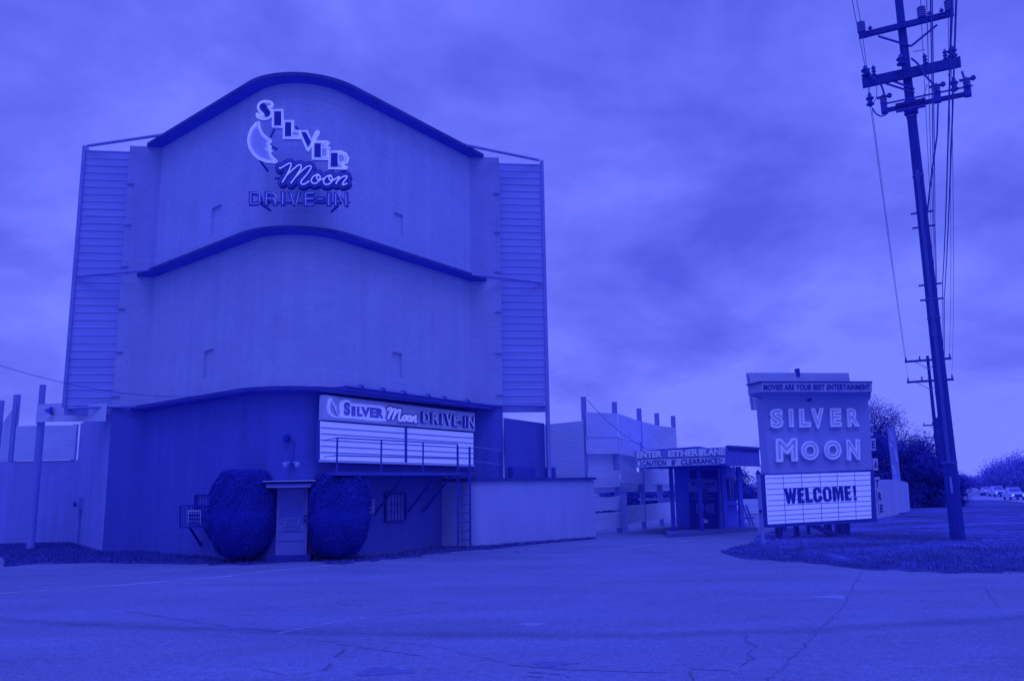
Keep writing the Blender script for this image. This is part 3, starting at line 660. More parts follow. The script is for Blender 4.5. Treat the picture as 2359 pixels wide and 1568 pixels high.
for nm, ch, x0, x1, y0, y1 in (('D', 'D', 215, 382, 1240, 1412), ('R', 'R', 410, 572, 1240, 1412), ('I', 'I', 608, 668, 1240, 1412), ('V', 'V', 690, 865, 1243, 1414), ('E', 'E', 893, 1032, 1243, 1414), ('I2', 'I', 1182, 1246, 1248, 1418), ('N', 'N', 1270, 1456, 1250, 1424)):
    mb = MB(); text_on(mb, ch, [nz(x0, y1), nz(x1, y1), nz(x1, y0), nz(x0, y0)], .05, .12, -.1); mb.build('channel_letter', M['dletter'], neon)
mb = MB()
for p in ([(1032, 1300), (1172, 1302), (1172, 1380), (1032, 1378)],): mb.prism([nz(*x, 0) for x in ccw(p)], NH * .12)
mb.build('hyphen_box', M['dletter'], neon)
mb = MB(); mb.prism([nz(*x, .012) for x in ccw([(1060, 1316), (1150, 1316), (1150, 1358), (1060, 1358)])], NH * .01); mb.build('hyphen_face', M['dark_letter'], neon)
mb = MB()
for s in ([(335, 1255), (240, 1255), (240, 1393), (335, 1393), (350, 1375), (350, 1275), (335, 1255)], [(428, 1402), (437, 1258), (520, 1260), (548, 1285), (545, 1315), (520, 1328), (435, 1325)], [(520, 1328), (540, 1350), (548, 1402)], [(640, 1255), (635, 1400)],
          [(735, 1260), (775, 1395), (805, 1397), (840, 1260)], [(1022, 1256), (935, 1256), (920, 1275), (922, 1405), (1022, 1405)], [(925, 1331), (1017, 1331)], [(1070, 1335), (1140, 1335)], [(1212, 1266), (1210, 1412)], [(1297, 1412), (1297, 1267), (1330, 1267), (1390, 1407), (1425, 1407), (1425, 1267)]):
    mb = MB(); mb.tube([nz(*p, .06) for p in s], PXM * 3.8, 5); mb.build('neon_tube', M['neon_dim'], neon, smooth=60)
mb = MB()
mb.bar(nz(215, 1380, -.09), nz(1456, 1390, -.09), .05); mb.bar(nz(1456, 1390, -.09), nz(1480, 1372, -.2), .03); mb.build('support_rail', M['dsteel'], neon)
for a, b in (((375, 1405), (490, 1480)), ((1330, 1420), (1240, 1495)), ((350, 850), (455, 990)), ((545, 1080), (700, 1080)), ((1340, 960), (1400, 1010)), ((530, 480), (490, 560)), ((800, 440), (835, 475)), ((500, 680), (570, 720)), ((1420, 1000), (1330, 960)), ((1230, 1200), (1290, 1170)), ((1470, 1100), (1500, 1095))):
    pa = nz(*a, -.1); pb = nz(*b, -.5); mb = MB(); mb.bar(pa, pb, .05); mb.build('support_bracket', M['dsteel'], neon)

# ------------------------------------------------------------------ marquee board on the right face of the V
mq = thing('marquee_board', 'long pale name board with empty white letter panels under the lowest eave', 'marquee sign', tuple(OW(915, 1070, RA, RB, .25)))
OFF = .30
def mqp(x, y, o=0.0): return OW(x, y, RA, RB, OFF + o)
mb = MB(); mb.prism([mqp(745, 966), mqp(1094, 993), mqp(1093, 951), mqp(747, 909)], RN * .2); nb = mb.build('name_panel', M['nameboard'], mq)
mb = MB()
mb.prism([mqp(736, 972, -.06), mqp(1094, 999, -.06), mqp(1093, 1072, -.06), mqp(735, 1060, -.06)][::-1] if False else [mqp(735, 1062, -.06), mqp(1092, 1073, -.06), mqp(1092, 996, -.06), mqp(737, 967, -.06)], RN * .14); bk = mb.build('panel_frame', M['signdark'], mq)
for (x0, x1) in ((738, 932), (937, 1090)):
    f = lambda x: 970 + (x - 740) * (997 - 970) / 350; g_ = lambda x: 1058 + (x - 740) * (1069 - 1058) / 350
    mb = MB(); mb.prism([mqp(x0, g_(x0), -.03), mqp(x1, g_(x1), -.03), mqp(x1, f(x1), -.03), mqp(x0, f(x0), -.03)], RN * .02); lpn = mb.build('letter_panel', M['panel_lit'], mq)
    mb = MB()
    for i in range(1, 6):
        t = i / 6.2; mb.bar(mqp(x0 + 1, f(x0) + (g_(x0) - f(x0)) * t, -.02), mqp(x1 - 1, f(x1) + (g_(x1) - f(x1)) * t, -.02), .03, .02, RN)
    mb.build('letter_rail', M['mid_letter'], lpn)
mb = MB(); mb.bar(mqp(934.5, 985, -.01), mqp(934.5, 1066, -.01), .07, .06, RN); mb.build('mullion', M['signdark'], mq)
mb = MB(); mb.bar(mqp(736, 1061, -.02), mqp(1091, 1072, -.02), .06, .08, RN); mb.build('sill', M['board'], mq)
# lettering of the name panel: traced in the pixels of the enlarged view (2359 px over 560 source px)
def nq(x, y, o=0.0): s = .7839 * 560 / 2359; return mqp(.7839 * 920 + x * s, .7839 * 1130 + y * s, o)
mn2 = [(232, 165), (205, 205), (192, 280), (205, 345), (255, 395), (322, 408), (325, 395), (298, 370), (296, 340), (285, 320), (290, 285), (262, 235), (240, 200)]
mb = MB(); mb.prism([nq(*p, .08) for p in ccw(mn2)], RN * .08); mm_ = mb.build('crescent_moon', M['platelit'], nb)
mb = MB(); mb.prism([nq(*p, .092) for p in ccw(inset(mn2, 18))], RN * .01); mb.build('moon_face', M['nameboard'], nb)
sil = [(350, 235), (372, 195), (420, 185), (455, 200), (475, 228), (640, 245), (662, 258), (690, 248), (850, 268), (892, 300), (895, 375), (880, 405), (898, 435), (880, 448), (690, 440), (670, 425), (640, 430), (470, 412), (440, 415), (375, 408), (352, 385), (362, 345), (352, 300)]
mb = MB(); mb.prism([nq(*p, .08) for p in ccw(smooth_poly(sil, True, 3))], RN * .08); mb.build('letter_plate', M['platelit'], nb)
mb = MB()
for ch, x0, x1, yt, yb in (('S', 378, 455, 215, 378), ('I', 472, 520, 262, 385), ('L', 540, 608, 268, 390), ('V', 590, 700, 272, 395), ('E', 700, 778, 280, 402), ('R', 780, 868, 288, 412)):
    text_on(mb, ch, [nq(x0, yb, .082), nq(x1, yb + 5, .082), nq(x1, yt + 5, .082), nq(x0, yt, .082)], .06, .015, .002)
mb.build('lettering', M['mid_letter'], nb)
st2 = [[(925, 320), (930, 295), (960, 288), (965, 310), (945, 370), (930, 420)], [(945, 380), (985, 310), (1015, 300), (1018, 330), (1000, 380), (985, 430)], [(1000, 385), (1045, 320), (1075, 310), (1075, 335), (1060, 400), (1065, 445), (1100, 440)],
       [(1150, 380), (1115, 395), (1105, 430), (1125, 448), (1150, 420), (1150, 385)], [(1150, 385), (1170, 390), (1205, 385)], [(1205, 385), (1175, 400), (1165, 440), (1190, 450), (1212, 420), (1205, 388)], [(1225, 395), (1220, 455), (1240, 405), (1270, 385), (1265, 420), (1262, 462), (1280, 455)]]
mb = MB()
for s in st2: mb.tube([nq(*p, .02) for p in smooth_poly(s, False, 3)], .075, 6)
mb.build('script_backing', M['dark_letter'], nb, smooth=60)
mb = MB()
for s in st2: mb.tube([nq(*p, .11) for p in smooth_poly(s, False, 3)], .042, 6)
mb.build('script_stroke', M['platelit'], nb, smooth=60)
mb = MB(); mb2 = MB(); mb3 = MB()
for ch, x0, x1, yt, yb in (('D', 1328, 1425, 330, 472), ('R', 1445, 1540, 342, 485), ('I', 1560, 1590, 352, 492), ('V', 1612, 1705, 358, 505), ('E', 1712, 1785, 372, 515), ('-', 1795, 1830, 448, 480), ('I', 1848, 1875, 385, 525), ('N', 1890, 1985, 390, 532)):
    qd = [nq(x0, yb), nq(x1, yb + 6), nq(x1, yt + 6), nq(x0, yt)]
    text_on(mb, ch, qd, .05, .03, .001); text_on(mb3, ch, qd, -.005, .02, .04); qs = [nq(x0 + 12, yb - 10), nq(x1 - 12, yb - 5), nq(x1 - 12, yt + 15), nq(x0 + 12, yt + 10)]
    text_on(mb2, ch, qs, -.01, .02, .085, outline=.012)
mb.build('channel_letters', M['plate'], nb); mb3.build('letter_face', M['dletter'], nb); mb2.build('letter_edging', M['platelit'], nb)
# dark hood over the board
hd = thing('light_hood', 'dark sloping metal lighting hood above the name board', 'light hood', tuple(mqp(940, 915, .3)))
mb = MB(); mb.prism([mqp(793, 899, .35), mqp(1148, 945, .35), mqp(1143, 934, .35), mqp(796, 888, .35)], RN * .5); mb.build('hood_shell', M['dsteel'], hd)
mb = MB(); mb.bar(mqp(797, 887, .36), mqp(1143, 933, .36), .05, .05, RN); mb.build('hood_edge', M['steel'], hd)
mb = MB(); mb.bar(mqp(742, 897, .25), mqp(1122, 940, .25), .12, .16, RN); mb.build('gutter', M['eave'], hd)
for i, x in enumerate((830, 880, 928, 985, 1022, 1075)):
    mb = MB(); y = 887 + (x - 797) * 46 / 346; mb.lathe(mqp(x, y - 1, .3), [(.12, -.04), (.1, .03), (.05, .06)], 8, (0, 0, 1)); mb.build('roof_vent', M['dsteel'], hd)

# ------------------------------------------------------------------ catwalk with rails, ladder
cw = thing('catwalk', 'steel service catwalk with pipe railing below the white letter panels', 'catwalk', tuple(OW(900, 1098, RA, RB, .6)))
zf = 2.42
def cwp(s, n, z): return RA + RT * s + RN * n + V3(0, 0, z)
LW = np.linalg.norm(RB - RA)
# find along-wall positions of the rail posts at the outer edge
def along(px, n): p = OW(*px, RA, RB, n); return (p - RA) @ RT
NO = 1.25
s0 = along((775, 1095), NO); s1 = along((1052, 1100), NO)
mb = MB(); a0, a1 = s0, along((1085, 1103), NO) + .1; aw = along((738, 1095), .05)
mb.hexa([cwp(aw, .02, zf - .1), cwp(a0, NO, zf - .1), cwp(a1, NO, zf - .1), cwp(a1, .02, zf - .1), cwp(aw, .02, zf), cwp(a0, NO, zf), cwp(a1, NO, zf), cwp(a1, .02, zf)][0:4][::-1] + [cwp(aw, .02, zf), cwp(a0, NO, zf), cwp(a1, NO, zf), cwp(a1, .02, zf)][::-1])
mb.build('deck', M['signdark'], cw)
zt = OW(776, 1008, RA, RB, NO)[2]; zm = zf + (zt - zf) * .48
ps = [s0 + .03, along((880, 1013), NO), along((976, 1021), NO), along((1055, 1027), NO)]
for s in ps:
    mb = MB(); mb.tube([cwp(s, NO - .03, zf - .1), cwp(s, NO - .03, zt)], .028, 6); mb.build('rail_post', M['dsteel'], cw, smooth=40)
mb = MB()
for z in (zt, zm):
    mb.tube([cwp(aw, .12, z), cwp(s0, NO - .03, z), cwp(ps[-1], NO - .03, z)], .018, 5)
mb.build('handrail', M['dsteel'], cw, smooth=40)
for px in (936, 1010, 1045):
    s = along((px, 1100), NO); mb = MB(); mb.bar(cwp(s, NO - .1, zf - .1), cwp(s - .1, .03, zf - 1.25), .06); mb.build('brace', M['dsteel'], cw)
# ladder with grab rails in front of the annex corner
ld = thing('ladder', 'steel ladder with tall grab rails leaning beside the pale annex', 'ladder', tuple(G(1068, 1260)))
LD = 27.2
bl_, br_ = AY(1055, 1260, LD), AY(1083, 1259, LD + .2); bl_[2] = br_[2] = 0
tl_, tr_ = bl_ + V3(0, 0, AY(1055, 1028, LD)[2]), br_ + V3(0, 0, AY(1083, 1028, LD)[2])
for a, b in ((bl_, tl_), (br_, tr_)):
    mb = MB(); mb.bar(a, b, .07, .05); mb.build('rail', M['dsteel'], ld)
for i in range(9):
    z = .25 + i * .29; mb = MB(); mb.tube([bl_ + V3(0, 0, z), br_ + V3(0, 0, z)], .022, 6); mb.build('rung', M['dsteel'], ld, smooth=40)

# ------------------------------------------------------------------ annex
XA, XB = V3(-1.46, 27.67, 0), V3(3.05, 31.8, 0); XT = (XB - XA) / np.linalg.norm(XB - XA); XN = V3(XT[1], -XT[0], 0)
annex = thing('annex', 'low pale stucco annex with thin flat roof edge beside the ladder', 'building', tuple((XA + XB) / 2))
cornerw = OW(1018, 1255, RA, RB)
r0 = .55
path = [V3(cornerw[0], cornerw[1], 0)]
ctr = XA + XT * (r0) - XN * r0
for i in range(9):
    a = math.pi / 2 * i / 8; path.append(ctr - XT * r0 * math.cos(a) + XN * r0 * math.sin(a))
path += [XB, XB - XN * 3.0]
def wallpath(pts, z0, z1, mb=None):
    mb = mb or MB(); u = 0
    for a, b in zip(pts[:-1], pts[1:]):
        L = np.linalg.norm(b - a); mb.quad(a + V3(0, 0, z0), b + V3(0, 0, z0), b + V3(0, 0, z1), a + V3(0, 0, z1), [(u, z0), (u + L, z0), (u + L, z1), (u, z1)]); u += L
    return mb
ZA = 2.13
wallpath(path, 0, ZA).build('wall', M['annex'], annex, smooth=50)
mb = MB(); P2 = []
for i, p in enumerate(path):
    t = path[min(i + 1, len(path) - 1)] - path[max(i - 1, 0)]; t /= np.linalg.norm(t); P2.append(p + V3(t[1], -t[0], 0) * (.09 if 0 < i < len(path) - 1 else 0))
back = [XB - XN * 3.0, RB + V3(.4, 0, 0)]
top = [p + V3(0, 0, ZA + .1) for p in P2 + [RB + V3(1.2, .6, 0)]]; low = [p - V3(0, 0, .1) for p in top]; n = len(top)
mb.add(top + low, [tuple(range(n)), tuple(range(2 * n - 1, n - 1, -1))] + [(i, n + i, n + (i + 1) % n, (i + 1) % n) for i in range(n)])
mb.build('roof_slab', M['eave'], annex)
# thin rail on the annex roof and low dark kerb
mb = MB()
ra = OW(1090, 1028, XA, XB, -.6); rb = OW(1152, 1037, XA, XB, -.9)
rr = thing('roof_railing', 'thin pipe railing on the annex roof in front of the dark wall', 'railing', (ra[0], ra[1], ZA + .1))
for z in (0, -.5):
    mb.tube([ra + V3(0, 0, z), rb + V3(0, 0, z)], .013, 5)
mb.build('handrail', M['steel'], rr)
for t in (.42, 1.0):
    p = ra * (1 - t) + rb * t; mb = MB(); mb.tube([V3(p[0], p[1], ZA + .1), p], .015, 5); mb.build('rail_post', M['dsteel'], rr)
mb = MB(); mb.box(OW(1225, 1088, XA, XB, -.8), (2.2, .3, .38), XT); tag(mb.build('roof_kerb', M['signdark']), 'low dark kerb box lying on the annex roof', 'roof box')

# ------------------------------------------------------------------ left block wall, fence and post
LEp = T(-6.8, .5); CO = G(165, 1249); 
lwl = thing('block_wall', 'low pale block wall left of the dark tower base', 'wall', tuple(CO))
zt1 = OW(176, 978, CO, CO + V3(1, 0, 0))[2]
mb = MB(); wallpath([CO, V3(LEp[0], LEp[1] + .02, 0)], 0, zt1 + .05, mb); mb.build('side_wall', M['wall_pale'], lwl)
zt0 = OW(150, 1060, CO, CO + V3(-1, 0.05, 0))[2]
AW = CO + V3(-10, .3, 0)
mb = MB(); wallpath([AW, CO], 0, zt0, mb); mb.build('front_wall', M['wall_pale'], lwl)
fnc = thing('corrugated_fence', 'corrugated metal fence standing on the left block wall', 'fence', (CO[0], CO[1], zt0))
fx = OW(40, 980, CO, AW); fcor = V3(fx[0], fx[1], 0)
mb = MB(); mb.sheet(fcor, CO - V3(.12, 0, 0), zt0 + .02, zt1, .06, .08, .007); mb.build('sheet', M['corr'], fnc)
mb = MB(); mb.sheet(fcor + V3(-4, 5.5, 0), fcor, zt0 + .02, zt1 + .55, .1, .08, .007, z1b=zt1 + .95); mb.build('side_sheet', M['corr'], fnc)
for px, yt in ((169, 977),):
    p = OW(px, 1060, CO, AW, .08); mb = MB(); mb.box((p[0], p[1], (zt0 + zt1) / 2), (.16, .12, zt1 - zt0 + .06)); mb.build('end_post', M['post'], fnc)
fp = MB()
for i, (x, yt, dd) in enumerate(((40, 909, 0), (3, 922, 2.5))):
    p = fcor + V3(-dd * .7, dd + .15, 0); q_ = OW(x, yt, p, p + V3(1, 0, 0)); mb = MB(); mb.box((q_[0], q_[1], q_[2] / 2), (.22, .16, q_[2])); o = mb.build('fence_post', M['post'])
    tag(o, ('tall timber post at the corner of the left corrugated fence', 'tall timber post at the left edge beyond the fence corner')[i], 'post', 'posts of the left fence')
pb = G(70, 1264); pt = OW(99, 886, pb, pb + V3(1, 0, 0))
mb = MB(); mb.tube([pb, V3(pb[0], pb[1], 4.6)], .135, 10); mb.box((pt[0], pt[1], (4.5 + pt[2]) / 2), (.17, .14, pt[2] - 4.5)); o = mb.build('timber_post', M['post'], smooth=40); tag(o, 'tall pale pole in front of the left block wall', 'post')
hdr = thing('corrugated_header', 'corrugated metal header between the pale pole and the dark tower base', 'fence', (pb[0], pb[1], 4.6))
z0a, z1a = OW(97, 972, pb, LEp)[2], OW(97, 931, pb, LEp)[2]; z0b, z1b = OW(240, 972, pb, LEp)[2], OW(240, 931, pb, LEp)[2]
mb = MB(); mb.sheet(pb, V3(LEp[0], LEp[1], 0), z0a, z1a, .2, .08, .007, z0b=z0b, z1b=z1b); mb.build('sheet', M['corr'], hdr)
mb = MB(); fl = OW(112, 947, pb, LEp, .35); mb.lathe(fl + V3(.05, 0, .05), [(.03, .12), (.06, .08), (.1, -.02), (.19, -.12), (.17, -.125)], 10, (.5, .2, .9))
fdl = mb.build('floodlight', M['dsteel'], smooth=40); tag(fdl, 'dark floodlight on the corrugated header beside the pale pole', 'floodlight')
# service box
bp = OW(190, 1160, CO, LEp, -.02); SN = V3((LEp - CO)[1], -(LEp - CO)[0], 0); SN /= np.linalg.norm(SN); ST = (LEp - CO); ST[2] = 0; ST /= np.linalg.norm(ST)
SNf = SN if SN[1] < 0 else -SN
mtr = thing('electric_meter', 'grey electric meter box on the pale side wall', 'meter box', tuple(bp))
mb = MB(); mb.box(bp + SNf * .1, (.32, .16, .48), ST); mb.build('box', M['steel'], mtr)
mb = MB(); mb.lathe(bp + SNf * .18 - ST * .25, [(.1, 0), (.1, .06), (.07, .12)], 10, SNf); mb.build('dial', M['dsteel'], mtr)
mb = MB(); mb.tube([bp + SNf * .08 - V3(0, 0, .24), V3(bp[0], bp[1], 0) + SNf * .08], .045, 8); mb.build('conduit', M['steel'], mtr, smooth=40)

# ------------------------------------------------------------------ window cage with air conditioner on the left base wall
def lf(x, y, o=0.0): return OW(x, y, LA, LB, o)
cg = thing('window_unit_cage', 'barred steel cage round an air conditioner left of the bushes', 'window cage', tuple(lf(450, 1180)))
q = [lf(415, 1214, .75), lf(484, 1213, .75), lf(484, 1164, .75), lf(415, 1164, .75)]
mb = MB()
N_ = LN * .72
for a, b in ((0, 1), (1, 2), (2, 3), (3, 0)): mb.bar(q[a], q[b], .035)
for p in q: mb.bar(p, p - N_, .03)
for i in range(1, 12):
    t = i / 12; mb.tube([q[0] * (1 - t) + q[1] * t, q[3] * (1 - t) + q[2] * t], .009, 4)
for i in range(1, 5):
    t = i / 5; mb.tube([q[0] - N_ * t, q[3] - N_ * t], .009, 4); mb.tube([q[1] - N_ * t, q[2] - N_ * t], .009, 4)
mb.build('cage', M['black'], cg)
w4 = [lf(452, 1192, .03), lf(492, 1192, .03), lf(492, 1140, .03), lf(452, 1140, .03)]
mb = MB(); mb.prism(w4, LN * .02); mb.build('window_pane', M['glass'], cg)
mb = MB()
for a, b in ((0, 1), (1, 2), (2, 3), (3, 0)): mb.bar(w4[a] + LN * .03, w4[b] + LN * .03, .06)
mb.bar((w4[0] + w4[3]) / 2 + LN * .03, (w4[1] + w4[2]) / 2 + LN * .03, .05)
for i in range(1, 6):
    t = i / 6; mb.tube([w4[0] * (1 - t) + w4[1] * t + LN * .1, w4[3] * (1 - t) + w4[2] * t + LN * .1], .012, 4)
mb.build('window_bar', M['black'], cg)
ac = [lf(434, 1206, .55), lf(462, 1206, .55), lf(462, 1176, .55), lf(434, 1176, .55)]
mb = MB(); mb.prism(ac, LN * .5); a_ = mb.build('air_conditioner', M['dsteel'], cg)
mb = MB()
for i in (0, 1, 2): t = .2 + .3 * i; mb.bar(ac[0] * (1 - t) + ac[3] * t + LN * .01, ac[1] * (1 - t) + ac[2] * t + LN * .01, .05, .012)
for a, b in ((1, 2), (2, 3), (3, 0)): mb.bar(ac[a] + LN * .01, ac[b] + LN * .01, .05, .012, LN)
mb.build('grille', M['board'], a_)
for x in (437, 470):
    mb = MB(); mb.bar(lf(x, 1214, .7), lf(x + 24, 1252, .03), .05); mb.bar(lf(x + 24, 1248, .03), lf(x + 24, 1256, .03), .07); mb.build('brace', M['black'], cg)
# wall lamps above the door
wl = thing('flood_lamp_pair', 'pair of wall floodlights above the front door', 'wall lamp', tuple(nose((672, 1063), 5.9)))
c_ = nose((672, 1064), 6.05)
mb = MB(); mb.lathe(c_ - NH * .1, [(.07, -.1), (.07, .1)], 10, NH); mb.build('mount', M['dsteel'], wl)
for s in (-1, 1):
    mb = MB(); ax = EH * s * .55 + NH * .7 - V3(0, 0, .35); mb.lathe(c_ + EH * s * .06, [(.03, 0), (.04, .06), (.075, .14), (.085, .2)], 10, ax); lm = mb.build('lamp_head', M['steel'], wl, smooth=40)
    mb = MB(); ax = ax / np.linalg.norm(ax); mb.lathe(c_ + EH * s * .06 + ax * .201, [(.075, 0), (.05, .025)], 10, ax); mb.build('lens', M['bulb'], lm, smooth=60)
bl2 = nose((661, 1008), 5.92); mb = MB(); mb.lathe(bl2, [(.1, -.05), (.1, .04), (.05, .12), (.06, .2), (.02, .24)], 10, NH - V3(0, 0, .3)); o = mb.build('alarm_bell', M['black'], smooth=40); tag(o, 'small dark round alarm bell high above the door', 'bell')
mb = MB(); mb.tube([nose((664, 1008), 5.92), nose((676, 1015), 5.92), nose((678, 1025), 5.92), nose((675, 1058), 5.95)], .008, 4); tag(mb.build('lamp_cable', M['black']), 'thin dark cable running from the bell down to the wall lamps', 'cable')
# little sign half hidden by the right bush
sg = pq([(832, 1183), (862, 1182), (862, 1149), (832, 1149)], RA, RB, .05)
ws = MB().prism(sg, RN * .02).build('wall_sign', M['board']); tag(ws, 'small white bordered wall sign half hidden behind the right bush', 'sign')
def sub(q, x0, x1, y0, y1, o): a, b, c, d = q; f = lambda x, y: (a * (1 - x) + b * x) * (1 - y) + (d * (1 - x) + c * x) * y; return [f(x0, y0) + RN * o, f(x1, y0) + RN * o, f(x1, y1) + RN * o, f(x0, y1) + RN * o]
mb = MB(); mb.prism(sub(sg, .06, .94, .45, .95, .003), RN * .002); mb.build('sign_field', M['signdark'], ws)
mb = MB(); text_on(mb, 'ICE', sub(sg, .5, .88, .72, .9, .004), .03, .003, .002); text_on(mb, 'ING', sub(sg, .5, .9, .5, .66, .004), .03, .003, .002); mb.build('pale_lettering', M['tubewhite'], ws)
mb = MB(); text_on(mb, 'OK', sub(sg, .55, .8, .14, .38, .002), .03, .003, .002); mb.build('dark_lettering', M['dark_letter'], ws)

# ------------------------------------------------------------------ clipped bushes
def leafcloud(P, N, size, jit=.6):
    """Small random leaf quads at points P facing roughly N."""
    P = np.array(P); N = np.array(N); n = len(P)
    d = N + rng.normal(0, jit, (n, 3)); d /= np.linalg.norm(d, axis=1)[:, None]
    r = rng.normal(0, 1, (n, 3)); u = np.cross(d, r); u /= np.linalg.norm(u, axis=1)[:, None]; w = np.cross(d, u)
    s = (size * rng.uniform(.6, 1.4, n))[:, None]
    v = np.stack([P - u * s, P - w * s * .5, P + u * s, P + w * s * .5], 1).reshape(-1, 3)
    return v, np.arange(4 * n).reshape(n, 4)
def fast_obj(name, v, f, m, parent=None, org=(0, 0, 0)):
    org = V3(*(W[parent.name] if parent else org))
    me = bpy.data.meshes.new(name); me.from_pydata((np.array(v) - org).tolist(), [], [tuple(map(int, x)) for x in f]); me.materials.append(m)
    o = bpy.data.objects.new(name, me); C.objects.link(o)
    if parent: o.parent = parent
    else: o.location = org
    W[o.name] = tuple(org); return o
def bush(label, cpx, base_y, wpx, top_y, Y):
    b = AY(cpx, base_y, Y); b[2] = 0; rx = wpx / F * np.linalg.norm(b) / 2 * .97; h = AY(cpx, top_y, Y)[2]
    root = thing('clipped_bush', label, 'bush', tuple(b), 'clipped bushes either side of the door')
    n = 42000; P = []; N = []
    def shape(th_, ph):     # superellipsoid: upright barrel with rounded top, narrowing to the foot
        z = math.sin(ph); c = math.cos(ph); k = 2.2
        r = abs(c) ** (1 / k); zz_ = math.copysign(abs(z) ** (1 / 1.4), z)
        w = 1.0 - .16 * max(0, -z) - .06 * max(0, z)
        bump_ = 1 + .035 * math.sin(5 * th_ + 3 * ph + cpx) + .03 * math.sin(9 * th_ - 7 * ph)
        return V3(math.cos(th_) * r * w * rx * bump_, math.sin(th_) * r * w * rx * bump_, h * (.52 + .48 * zz_ * bump_ ** .3))
    for i in range(n):
        ph = math.asin(rng.uniform(-.97, 1)); t = rng.uniform(0, 2 * math.pi); p = shape(t, ph)
        nn = V3(p[0] / rx, p[1] / rx, (p[2] / h - .52) * 1.6); L = np.linalg.norm(nn); nn /= L
        p = p - nn * abs(rng.normal(0, .05)) + nn * (rng.uniform(0, .06) if rng.random() < .12 else 0); P.append(p + b); N.append(nn)
    v, f = leafcloud(P, N + V3(0, 0, .0), .023, .55)
    fast_obj('foliage', v, f, M['hedge'], root)
    mb = MB(); k = 20
    vs = [shape(2 * math.pi * i / k, -1.35 + 2.7 * j / 12) * V3(.93, .93, .96) + b for j in range(13) for i in range(k)]
    mb.add(vs, [(j * k + i, j * k + (i + 1) % k, (j + 1) * k + (i + 1) % k, (j + 1) * k + i) for j in range(12) for i in range(k)] + [tuple(range(k))[::-1], tuple(12 * k + i for i in range(k))])
    mb.build('inner_growth', M['hedge'], root, smooth=60)
    mb = MB()
    for i in range(5): a = i * 1.3; mb.tube([b + V3(.1 * math.cos(a), .1 * math.sin(a), 0), b + V3(.35 * math.cos(a), .35 * math.sin(a), .5)], .04, 5)
    mb.build('stem', M['trunk'], root)
bush('clipped dark round bush left of the front door', 556, 1284, 146, 1080, 23.6)
bush('clipped dark round bush right of the front door', 779, 1281, 142, 1087, 23.7)

# ------------------------------------------------------------------ tall corrugated fence on the right
f1 = G(1428, 1226); f0 = OW(1353, 1225, V3(f1[0], 33.0, 0), V3(f1[0] - 1, 32.8, 0)); f0[2] = 0
f2 = G(1480, 1218); f3 = G(1524, 1211); f4 = G(1563, 1205)
rf = thing('screen_fence', 'tall stepped fence of corrugated sheets behind the annex', 'fence', tuple(f1))
FP = [f0, f1, f2, f3, f4]
def ztop(px, a, b): return OW(*px, a, b)[2]
tops = [ztop((1357, 950), f0, f1), ztop((1428, 953), f0, f1), ztop((1483, 972), f1, f2), ztop((1525, 982), f2, f3), ztop((1562, 987), f3, f4)]
lv = [(952, 1005, .20), (1005, 1052, .16), (1052, 1095, .02), (1095, 1125, .18)]
def zat(x, y, i): return OW(x, y, FP[i], FP[i + 1])[2]
for i in range(4):
    a, b = FP[i], FP[i + 1]; za, zb = tops[i], tops[i + 1]
    segs = {0: ((1.0, .80, .10), (.80, .655, .06), (.67, .50, -.16), (.52, .38, .10), (.40, .335, -.12), (.30, .19, .1), (.17, .04, .1)),
            1: ((1.0, .80, .10), (.80, .655, .06), (.67, .50, -.16), (.52, .41, .10), (.43, .34, -.12)), 2: ((1.0, .66, .1), (.66, .55, .06), (.55, .41, .1), (.43, .34, -.12)), 3: ((1.0, .66, .1), (.66, .55, .06), (.55, .41, .1), (.43, .34, -.12))}[i]
    for (h1, h0, off) in segs:
        mb = MB(); mb.sheet(a, b, h0 * za, h1 * za, off, .08, .007, z0b=h0 * zb, z1b=h1 * zb); mb.build('sheet', M['corr'], rf)
    if i: 
        mb = MB(); mb.sheet(a, b, .28, 1.06, .12, .08, .007, z0b=.34, z1b=1.06); mb.build('low_sheet', M['corr'], rf)
mb = MB(); lfA = OW(1268, 976, V3(1.4, 33.5, 0), V3(3, 33.2, 0)); mb.sheet(V3(lfA[0] - .3, 34.3, 0), f0, .3, ztop((1300, 974), V3(lfA[0], 34.2, 0), f0), .05, .08, .007, z1b=ztop((1345, 968), V3(lfA[0], 34.2, 0), f0)); mb.build('left_sheet', M['corr'], rf)
for i, (p, (x, yt)) in enumerate(zip(FP, ((1350, 913), (1422, 925), (1479, 940), (1520, 951), (1558, 957)))):
    nx_ = FP[min(i + 1, 4)] - FP[max(i - 1, 0)]; nx_ /= np.linalg.norm(nx_); zt_ = OW(x, yt, p, p + V3(1, 0, 0))[2]
    q_ = OW(x, 1100, p, p + V3(1, 0, 0)); mb = MB(); mb.box((q_[0], q_[1] + .12, zt_ / 2), (.2, .18, zt_), (1, 0, 0)); o = mb.build('fence_post', M['post'])
    tag(o, ('tall timber post nearest the annex on the stepped fence', 'second timber post of the stepped fence beyond the annex', 'third timber post of the stepped fence, the middle one', 'fourth timber post of the stepped fence, above the booth sign', 'last timber post at the right end of the stepped fence')[i], 'post', 'posts of the stepped fence')
for i, (x0, x1, yb) in enumerate(((1428, 1446, 1225),)):
    p = G(1440, 1227); mb = MB(); mb.box((p[0], p[1], .8), (.22, .2, 1.6)); o = mb.build('timber_post', M['post']); tag(o, 'short thick timber post at the foot of the stepped fence', 'post')
